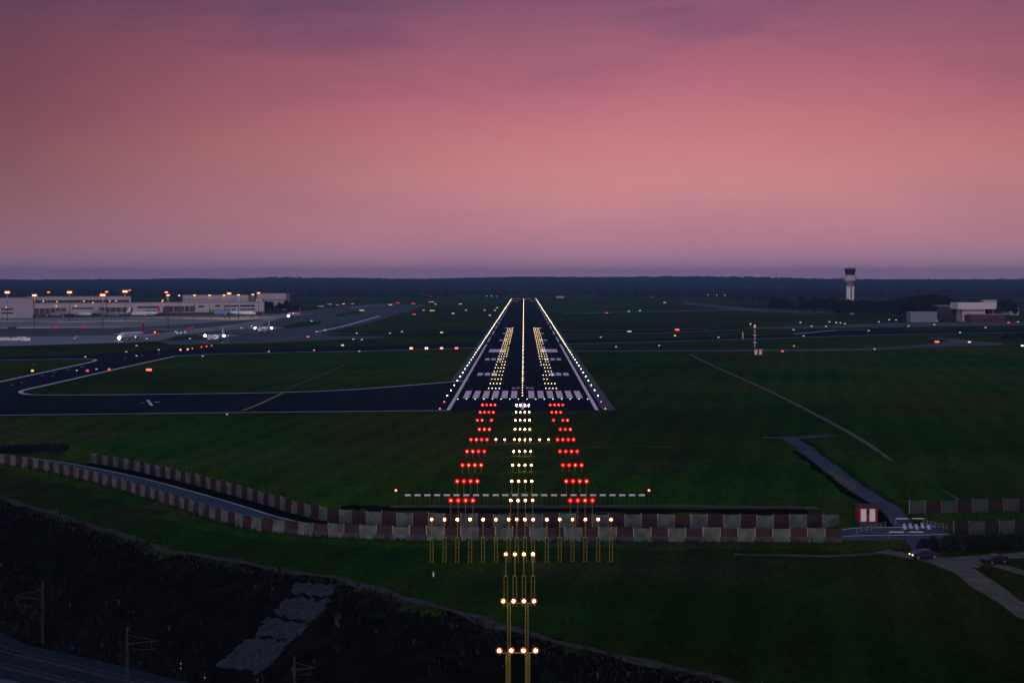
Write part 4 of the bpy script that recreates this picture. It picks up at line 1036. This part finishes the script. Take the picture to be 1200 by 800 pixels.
# ------------------------------------------------------------------ airfield signs and small lamps
def field_sign(px, py, m, w, label, group):
    x, d = P(px, py+.6); t = thing('taxiway_sign', label, 'taxiway sign', (x, d, .1), 0, group); s = d/F
    W = w*s*.8
    b = MB()
    for q_ in (-W*.35, W*.35): b.tube((q_,0,0), (q_,0,.35), .05, .05, 6)
    b.box((0,.06,.75), (W+.1,.2,.9)); b.build('frame', 'darksteel', t)
    b = MB(); b.box((0,-.06,.75), (W,.06,.8)); b.build('face', m, t)
for px, py, w, m, txt in ((174.5,434.8,8,'e_orange','long red lit sign in the grass beside the angled taxiway'),(38,436,4,'e_yellow','amber lit sign on the left grass triangle'),(102.5,436,4,'e_redlamp2','dim red sign by the angled taxiway'),(128,434.4,4,'e_redlamp2','faint red sign at the taxiway line'),(401.5,405.5,4,'e_yellow2','yellow sign below the cross taxiway on the left'),(361,395.3,4,'e_redlamp2','small red sign left of the cross taxiway'),(517.5,390.2,4,'e_yellow2','yellow green sign beside the cross taxiway near the runway'),(424,363.7,7,'e_yellow','amber sign on the far grass island'),(506.5,364,7,'e_yellow','amber sign on the far left field, lower of two'),(505.5,353.6,8,'e_orange2','orange sign on the far left field, upper of two'),(531,367.4,4,'e_yellow2','small yellow sign nearer the runway, left field'),(539.5,356.2,5,'e_yellow2','small pale yellow sign far left of the runway'),(485.5,368.4,5,'e_redlamp2','dull red sign on the far left field'),(457.5,357,5,'e_yellow','amber sign left of the far field'),(466,354.6,5,'e_redlamp2','dull pink sign beside the far amber sign'),(484.5,355.5,6,'e_redlamp2','dull red sign far out on the left'),(395.5,357.2,5,'e_redlamp2','red sign at the far taxiway, left'),(402.5,356,4,'e_head2','pale pink lamp sign at the far taxiway'),(413,355.8,5,'e_redlamp2','dull red sign at the far taxiway, right'),(574,369.6,3,'e_yellow2','small yellow sign close to the runway edge, farther'),(582.5,360.6,3,'e_yellow2','tiny yellow sign by the runway edge, farthest'),(793.5,387,6,'e_orange','orange sign right of the runway on the far cross taxiway'),(779,354.5,4,'e_yellow','amber sign on the far right field'),(791,394,3,'e_yellow2','small pale sign between the two right taxiways'),(737.5,389,6,'e_pale2','pale sign right of the runway by the cross taxiway'),(1098,401.4,6,'e_orange','bright orange sign on the right taxiway grass'),(1136,401.6,4,'e_redpale','pinkish lamp sign right of the orange one'),(917,412.6,4,'e_redlamp2','small red sign by the service taxiway'),(1198,406,4,'e_pale','white lamp sign at the right picture edge'),(1182,378.4,4,'e_redlamp2','small red sign at the far right'),(711,366.8,4,'e_redlamp2','faint red sign on the right field')):
    for nm, c, s_ in (('e_redlamp2',(1,.10,.12),1.1),('e_yellow2',(.85,.85,.22),1.0),('e_orange2',(1,.35,.08),1.2),('e_head2',(1,.7,.7),1.2),('e_pale2',(.9,.95,1),.7),('e_redpale',(1,.5,.45),1.6)):
        if nm not in MT: MT[nm] = glow(nm[2:]+' glow', c, s_)
    field_sign(px, py, m, w, txt, 'lit taxiway signs')
MT['e_paledim'] = glow('dim pale lamp', (.9,.95,.9), .55)
tl = MB(); tl.tube((0,0,0), (0,0,.25), .06, .05, 6, 0); tl.box((0,0,.45), (.9,.3,.42), 1); TLm = tl.mesh('taxiway_lamp', ['darksteel','e_paledim'])
TW = [(266,486.5),(90,435),(113,433.6),(100,419.2),(148,413.2),(160,418),(186,411),(237.5,418.3),(206,389.6),(222.5,397.8),(160,406),(172,398),(208,391.4),(212,391),(217,390.4),(283,385.4),(295,383.2),(414,398.4),(424,399),(457,391.4),(471,389.8),(418,391.5),(365,377),(371,389.6),(381,387.8),(496.5,364.4),(510.5,357.5),(546,364.5),(568,364.5),(580,364.6),(421,412.6),(315,412.8),(368,411.4),(722,407.4),(772.5,406),(704,396),(737,365.8),(750,365),(842,396.4),(930,387.4),(938,378.8),(951,383.2),(968,383.4),(972,378.2),(980,379),(985,379.4),(990,380.4),(1030,378.2),(1042,375.6),(1050,376),(1064.8,383),(1095,381.4),(1098,377),(1125,390.6),(1155,384.8),(1176,378.4),(1193,378.2),(1025,410),(930.5,406.4),(941.6,394.6),(1018,388.6)]
for px, py in TW:
    x, d = P(px, py); o = tag(put('taxiway_lamp', TLm, None, (x, d, .08)), 'small pale marker lamp standing at a taxiway edge', 'taxiway lamp', 'pale taxiway marker lamps'); o.scale = (d/900,)*3
# red lamps in a row, apron edge and far right
for k, (px, py) in enumerate(((211.5,411),(220,410.4),(225.5,409.4),(236,407.8),(242,407),(248,406.2))):
    x, d = P(px, py); b = MB(); b.tube((0,0,0), (0,0,.3), .08, .08, 6, 0); b.dome((0,0,.5), .42 if k < 2 else .3, 1, 8, 4, 1, True)
    tag(b.build('stop_bar_lamp', ['darksteel', 'e_redlamp' if k < 2 else 'e_orange'], None, False, (x, d, .1)), 'red stop bar lamp in the slanting row before the nearest taxiing airliner', 'stop bar lamp', 'red stop bar lamps')
for k, (px, py) in enumerate(((829.5,345.6),(840,345.6),(849.5,345.8),(860,346),(872,346.2))):
    d = 3700; x = at_d(px, d); t = thing('road_lamp', 'reddish lamp on a pole in the far row at the wood edge', 'street lamp', (x, d, 0), 0, 'far reddish lamps'); zz_ = z_at(py, d)
    b = MB(); b.tube((0,0,0), (0,0,zz_), .15, .1, 6); b.build('pole', 'steel', t)
    b = MB(); b.dome((0,0,zz_), .8, None, 8, 4, 1, True); b.build('lamp', 'e_headpinkdim' if 'e_headpinkdim' in MT else 'e_redpale', t)
for k, (px, py) in enumerate(((570.5,346.8),(576,347),(582,347))):
    d = 4050; x = at_d(px, d); t = thing('road_lamp', 'pale lamp of the three together left of the runway end', 'street lamp', (x, d, 0), 0, 'three far pale lamps'); zz_ = max(1.5, z_at(py, d))
    b = MB(); b.tube((0,0,0), (0,0,zz_), .15, .1, 6); b.build('pole', 'steel', t)
    b = MB(); b.dome((0,0,zz_), .7, None, 8, 4, 1, True); b.build('lamp', 'e_pale', t)

# glide path mast with its red and white cabin
x, d = P(884.5, 415); t = thing('glide_path_mast', 'thin red and white glide path mast standing in the right field', 'antenna mast', (x, d, 0)); zt_ = z_at(382, d)
b = MB(); n = 8
for i in range(n):
    for s in (-.18, .18): b.tube((s,0,zt_*i/n), (s,0,zt_*(i+1)/n), .07, .07, 6, i % 2)
    b.tube((-.18,0,zt_*i/n), (.18,0,zt_*(i+1)/n), .03, .03, 5, i % 2)
b.build('lattice', ['hutwhite','hutred'], t)
for f in (.42, .68, .95): b = MB(); b.box((0,-.3,zt_*f), (1.4,.5,.55)); b.build('antenna', 'hutwhite', t)
b = MB(); b.dome((0,0,zt_+.2), .3, None, 8, 4, 1, True); b.build('lamp', 'e_redlamp', t)
x, d = P(889.5, 415.4); t = thing('equipment_cabin', 'small red and white cabin at the foot of the glide path mast', 'cabin', (x, d, 0))
b = MB()
for i in range(4): b.box((-1.65+1.1*i,0,1.3), (1.08,2.4,2.6), i % 2)
b.build('wall', ['hutwhite','hutred'], t)
b = MB(); b.box((0,0,2.7), (4.7,2.7,.2)); b.build('roof', 'roofgrey', t)
x, d = P(879.5, 381.5); t = thing('marker_light', 'amber lamp on a short post near the mast top', 'marker light', (x, d, 0)); b = MB(); b.tube((0,0,0),(0,0,1.2),.08,.08,6); b.build('post','steel',t); b = MB(); b.dome((0,0,1.4),.6,None,8,4,1,True); b.build('lamp','e_yellow',t)
x, d = P(870.5, 397); t = thing('marker_post', 'pale thin post beside the right taxiway', 'post', (x, d, 0)); b = MB(); b.tube((0,0,0),(0,0,4.5),.35,.3,6); b.build('post','hutwhite',t); b = MB(); b.dome((0,0,4.6),.35,None,8,4,1,True); b.build('cap','hutred',t)
x, d, z = G(146.7, 545); t = thing('marker_light', 'single white lamp glowing on the rear left wall', 'marker light', (x, d, z)); zz_ = z_at(540.3, d-.6)
b = MB(); b.tube((0,-.6,-1),(0,-.6,zz_-z),.04,.04,6); b.build('post','darksteel',t); b = MB(); b.dome((0,-.6,zz_-z),.2,None,8,4,1,True); b.build('lamp','e_pale',t)
x, d, z = G(508, 676); t = thing('marker_post', 'small pale marker post in the dark grass before the wall', 'post', (x, d, z)); b = MB(); b.tube((0,0,-.1),(0,0,.75),.12,.10,6); b.build('post','hutwhite',t); b = MB(); b.dome((0,0,.75),.12,None,8,3,1,True); b.build('cap','steel',t)
for px, py, sc in ((738,518,1),(762,524,1.4),(1009,548,.1)):
    if sc < .5: continue
    x, d, z = G(px, py)

# ------------------------------------------------------------------ haze
b = MB(); x0, x1, y0, y1 = gx[0]-300, gx[-1]+300, gy[0]-200, gy[-1]+500
b.box(((x0+x1)/2, (y0+y1)/2, (130-20.5)/2), (x1-x0, y1-y0, 130+20.5))
m, n, l = new_mat('evening haze'); n.remove(n['Principled BSDF'])
v = n.new('ShaderNodeVolumePrincipled'); v.inputs['Density'].default_value = .85e-4; v.inputs['Color'].default_value = (.21,.36,.64,1); v.inputs['Anisotropy'].default_value = 0
l.new(v.outputs[0], n['Material Output'].inputs['Volume']); MT['haze'] = m
hz_ = b.build('haze', 'haze'); tag(hz_, kind='stuff')

# ------------------------------------------------------------------ sky and light
SUN_AZ, SUN_EL = R(196), R(3)      # afterglow behind the camera
w = bpy.data.worlds.new('World'); S.world = w; w.use_nodes = True; n, l = w.node_tree.nodes, w.node_tree.links
bg = n['Background']; out = n['World Output']
sky = n.new('ShaderNodeTexSky'); sky.sky_type = 'NISHITA'; sky.sun_disc = False; sky.sun_elevation = R(-2); sky.sun_rotation = SUN_AZ
l.new(sky.outputs[0], bg.inputs['Color']); bg.inputs['Strength'].default_value = .05
tc = n.new('ShaderNodeTexCoord'); sep = n.new('ShaderNodeSeparateXYZ'); l.new(tc.outputs['Generated'], sep.inputs[0])
def math_(op, a, b=None):
    x = n.new('ShaderNodeMath'); x.operation = op
    for i, q_ in enumerate((a, b)):
        if q_ is None: continue
        if isinstance(q_, (int, float)): x.inputs[i].default_value = q_
        else: l.new(q_, x.inputs[i])
    return x.outputs[0]
def ramp_(f, stops, interp='B_SPLINE'):
    r = n.new('ShaderNodeValToRGB'); r.color_ramp.interpolation = interp; e = r.color_ramp.elements
    while len(e) < len(stops): e.new(.5)
    for k, (p_, c) in enumerate(stops): e[k].position = p_; e[k].color = tuple(c) + (1,)
    l.new(f, r.inputs['Fac']); return r.outputs['Color']
def lin(r_, g_, b_): return tuple((v/255/12.92 if v <= 10 else ((v/255+.055)/1.055)**2.4) for v in (r_, g_, b_))
def mixc(mode, fac, a, b):
    x = n.new('ShaderNodeMix'); x.data_type = 'RGBA'; x.blend_type = mode; x.clamp_result = False
    if isinstance(fac, (int, float)): x.inputs[0].default_value = fac
    else: l.new(fac, x.inputs[0])
    l.new(a, x.inputs[6])
    if isinstance(b, tuple): x.inputs[7].default_value = b + (1,)
    else: l.new(b, x.inputs[7])
    return x.outputs[2]
elev = math_('MULTIPLY', math_('ARCSINE', sep.outputs['Z']), 180/PI)          # degrees
az = math_('MULTIPLY', math_('ARCTAN2', sep.outputs['X'], sep.outputs['Y']), 180/PI)
# drifting cloud sheets bend the bands a little
cv = n.new('ShaderNodeCombineXYZ'); l.new(math_('MULTIPLY', az, .055), cv.inputs[0]); l.new(math_('ADD', math_('MULTIPLY', elev, .20), math_('MULTIPLY', az, -.016)), cv.inputs[1])
no = n.new('ShaderNodeTexNoise'); no.inputs['Scale'].default_value = 1.15; no.inputs['Detail'].default_value = 5; no.inputs['Roughness'].default_value = .5; no.inputs['Distortion'].default_value = .5
l.new(cv.outputs[0], no.inputs['Vector']); cl = no.outputs['Fac']
el2 = math_('ADD', elev, math_('MULTIPLY', math_('SUBTRACT', cl, .5), math_('MULTIPLY', elev, .55)))
fac = math_('DIVIDE', math_('MAXIMUM', el2, 0), 30.0)
col = ramp_(fac, [(0, lin(196,162,186)), (.014, lin(194,150,170)), (.035, lin(201,144,153)), (.075, lin(209,144,143)), (.12, lin(213,141,134)), (.165, lin(200,123,125)), (.21, lin(181,109,119)), (.26, lin(152,94,113)), (.31, lin(120,82,104)), (.38, lin(96,72,94)), (.55, lin(88,76,106)), (1, lin(98,102,136))])
zen = ramp_(math_('DIVIDE', elev, 90.0), [(0, (1,1,1)), (.25, (1,1,1)), (.5, (1.2,1.75,1.5)), (1, (1.3,2.05,1.6))], 'LINEAR')
col = mixc('MULTIPLY', 1.0, col, zen)
azf = math_('DIVIDE', math_('ADD', az, 180), 360)
dim = ramp_(azf, [(0, (.9,.8,.8)), (.30, (.55,.55,.62)), (.42, (.22,.24,.30)), (.455, (.30,.32,.36)), (.475, (.64,.63,.66)), (.495, (.90,.89,.90)), (.510, (1,1,1)), (.526, (1,.99,.97)), (.546, (.78,.80,.80)), (.575, (.55,.58,.62)), (.70, (.55,.55,.62)), (1, (.9,.8,.8))])
elw = ramp_(math_('DIVIDE', elev, 30.0), [(0, (.4,.4,.4)), (.05, (.75,.75,.75)), (.11, (1,1,1)), (.24, (.95,.95,.95)), (.34, (.6,.6,.6)), (.7, (0,0,0))])
col = mixc('MIX', 1.0, col, mixc('MULTIPLY', elw, col, dim))
tint = ramp_(cl, [(.34, (.86,.84,.90)), (.5, (1,1,1)), (.68, (1.10,1.06,1.03))])
col = mixc('MULTIPLY', .8, col, tint)
cv2 = n.new('ShaderNodeCombineXYZ'); l.new(math_('MULTIPLY', az, .07), cv2.inputs[0]); l.new(math_('ADD', math_('MULTIPLY', elev, .42), math_('MULTIPLY', az, .012)), cv2.inputs[1])
no2 = n.new('ShaderNodeTexNoise'); no2.inputs['Scale'].default_value = 1.7; no2.inputs['Detail'].default_value = 6; no2.inputs['Roughness'].default_value = .55; no2.inputs['Distortion'].default_value = .8
l.new(cv2.outputs[0], no2.inputs['Vector'])
band = ramp_(math_('DIVIDE', elev, 20.0), [(0, (0,0,0)), (.26, (.15,.15,.15)), (.38, (.8,.8,.8)), (.46, (1,1,1)), (1, (1,1,1))], 'LINEAR')
clo = ramp_(no2.outputs['Fac'], [(.46, (0,0,0)), (.64, (1,1,1))], 'EASE')
bf = n.new('ShaderNodeRGBToBW'); l.new(mixc('MULTIPLY', 1.0, band, clo), bf.inputs[0])
col = mixc('MIX', math_('MULTIPLY', bf.outputs[0], .75), col, mixc('MULTIPLY', 1.0, col, (.74,.80,.94)))
col = mixc('MULTIPLY', 1.0, col, (1.03,.995,1.11))
bg2 = n.new('ShaderNodeBackground'); l.new(col, bg2.inputs['Color']); bg2.inputs['Strength'].default_value = 1.0
ad = n.new('ShaderNodeAddShader'); l.new(bg.outputs[0], ad.inputs[0]); l.new(bg2.outputs[0], ad.inputs[1]); l.new(ad.outputs[0], out.inputs['Surface'])

sl = bpy.data.lights.new('afterglow', 'SUN'); sl.energy = 1.25; sl.angle = R(25); sl.color = (1,.80,.80)
so = bpy.data.objects.new('afterglow', sl); COL.objects.link(so)
dirv = Vector((math.sin(SUN_AZ)*math.cos(SUN_EL), math.cos(SUN_AZ)*math.cos(SUN_EL), math.sin(SUN_EL)))
so.rotation_euler = dirv.to_track_quat('Z', 'Y').to_euler()

# ------------------------------------------------------------------ camera and output
cam = bpy.data.cameras.new('camera'); cam.sensor_width = 36; cam.lens = F/1200*36; cam.clip_start = 1; cam.clip_end = 40000
cam.shift_x = -(VX-600)/1200; cam.shift_y = -(400-VY)/1200
co = bpy.data.objects.new('camera', cam); COL.objects.link(co); co.location = (CX, 0, H); co.rotation_euler = (R(90), 0, 0); S.camera = co
S.render.engine = 'CYCLES'
S.cycles.use_denoising = True; S.cycles.sample_clamp_indirect = 1.5; S.cycles.sample_clamp_direct = 0
S.cycles.max_bounces = 4; S.cycles.volume_bounces = 0; S.cycles.use_light_tree = True; S.cycles.caustics_reflective = False; S.cycles.caustics_refractive = False
S.view_settings.view_transform = 'Standard'; S.view_settings.look = 'None'; S.view_settings.exposure = 0; S.view_settings.gamma = 1
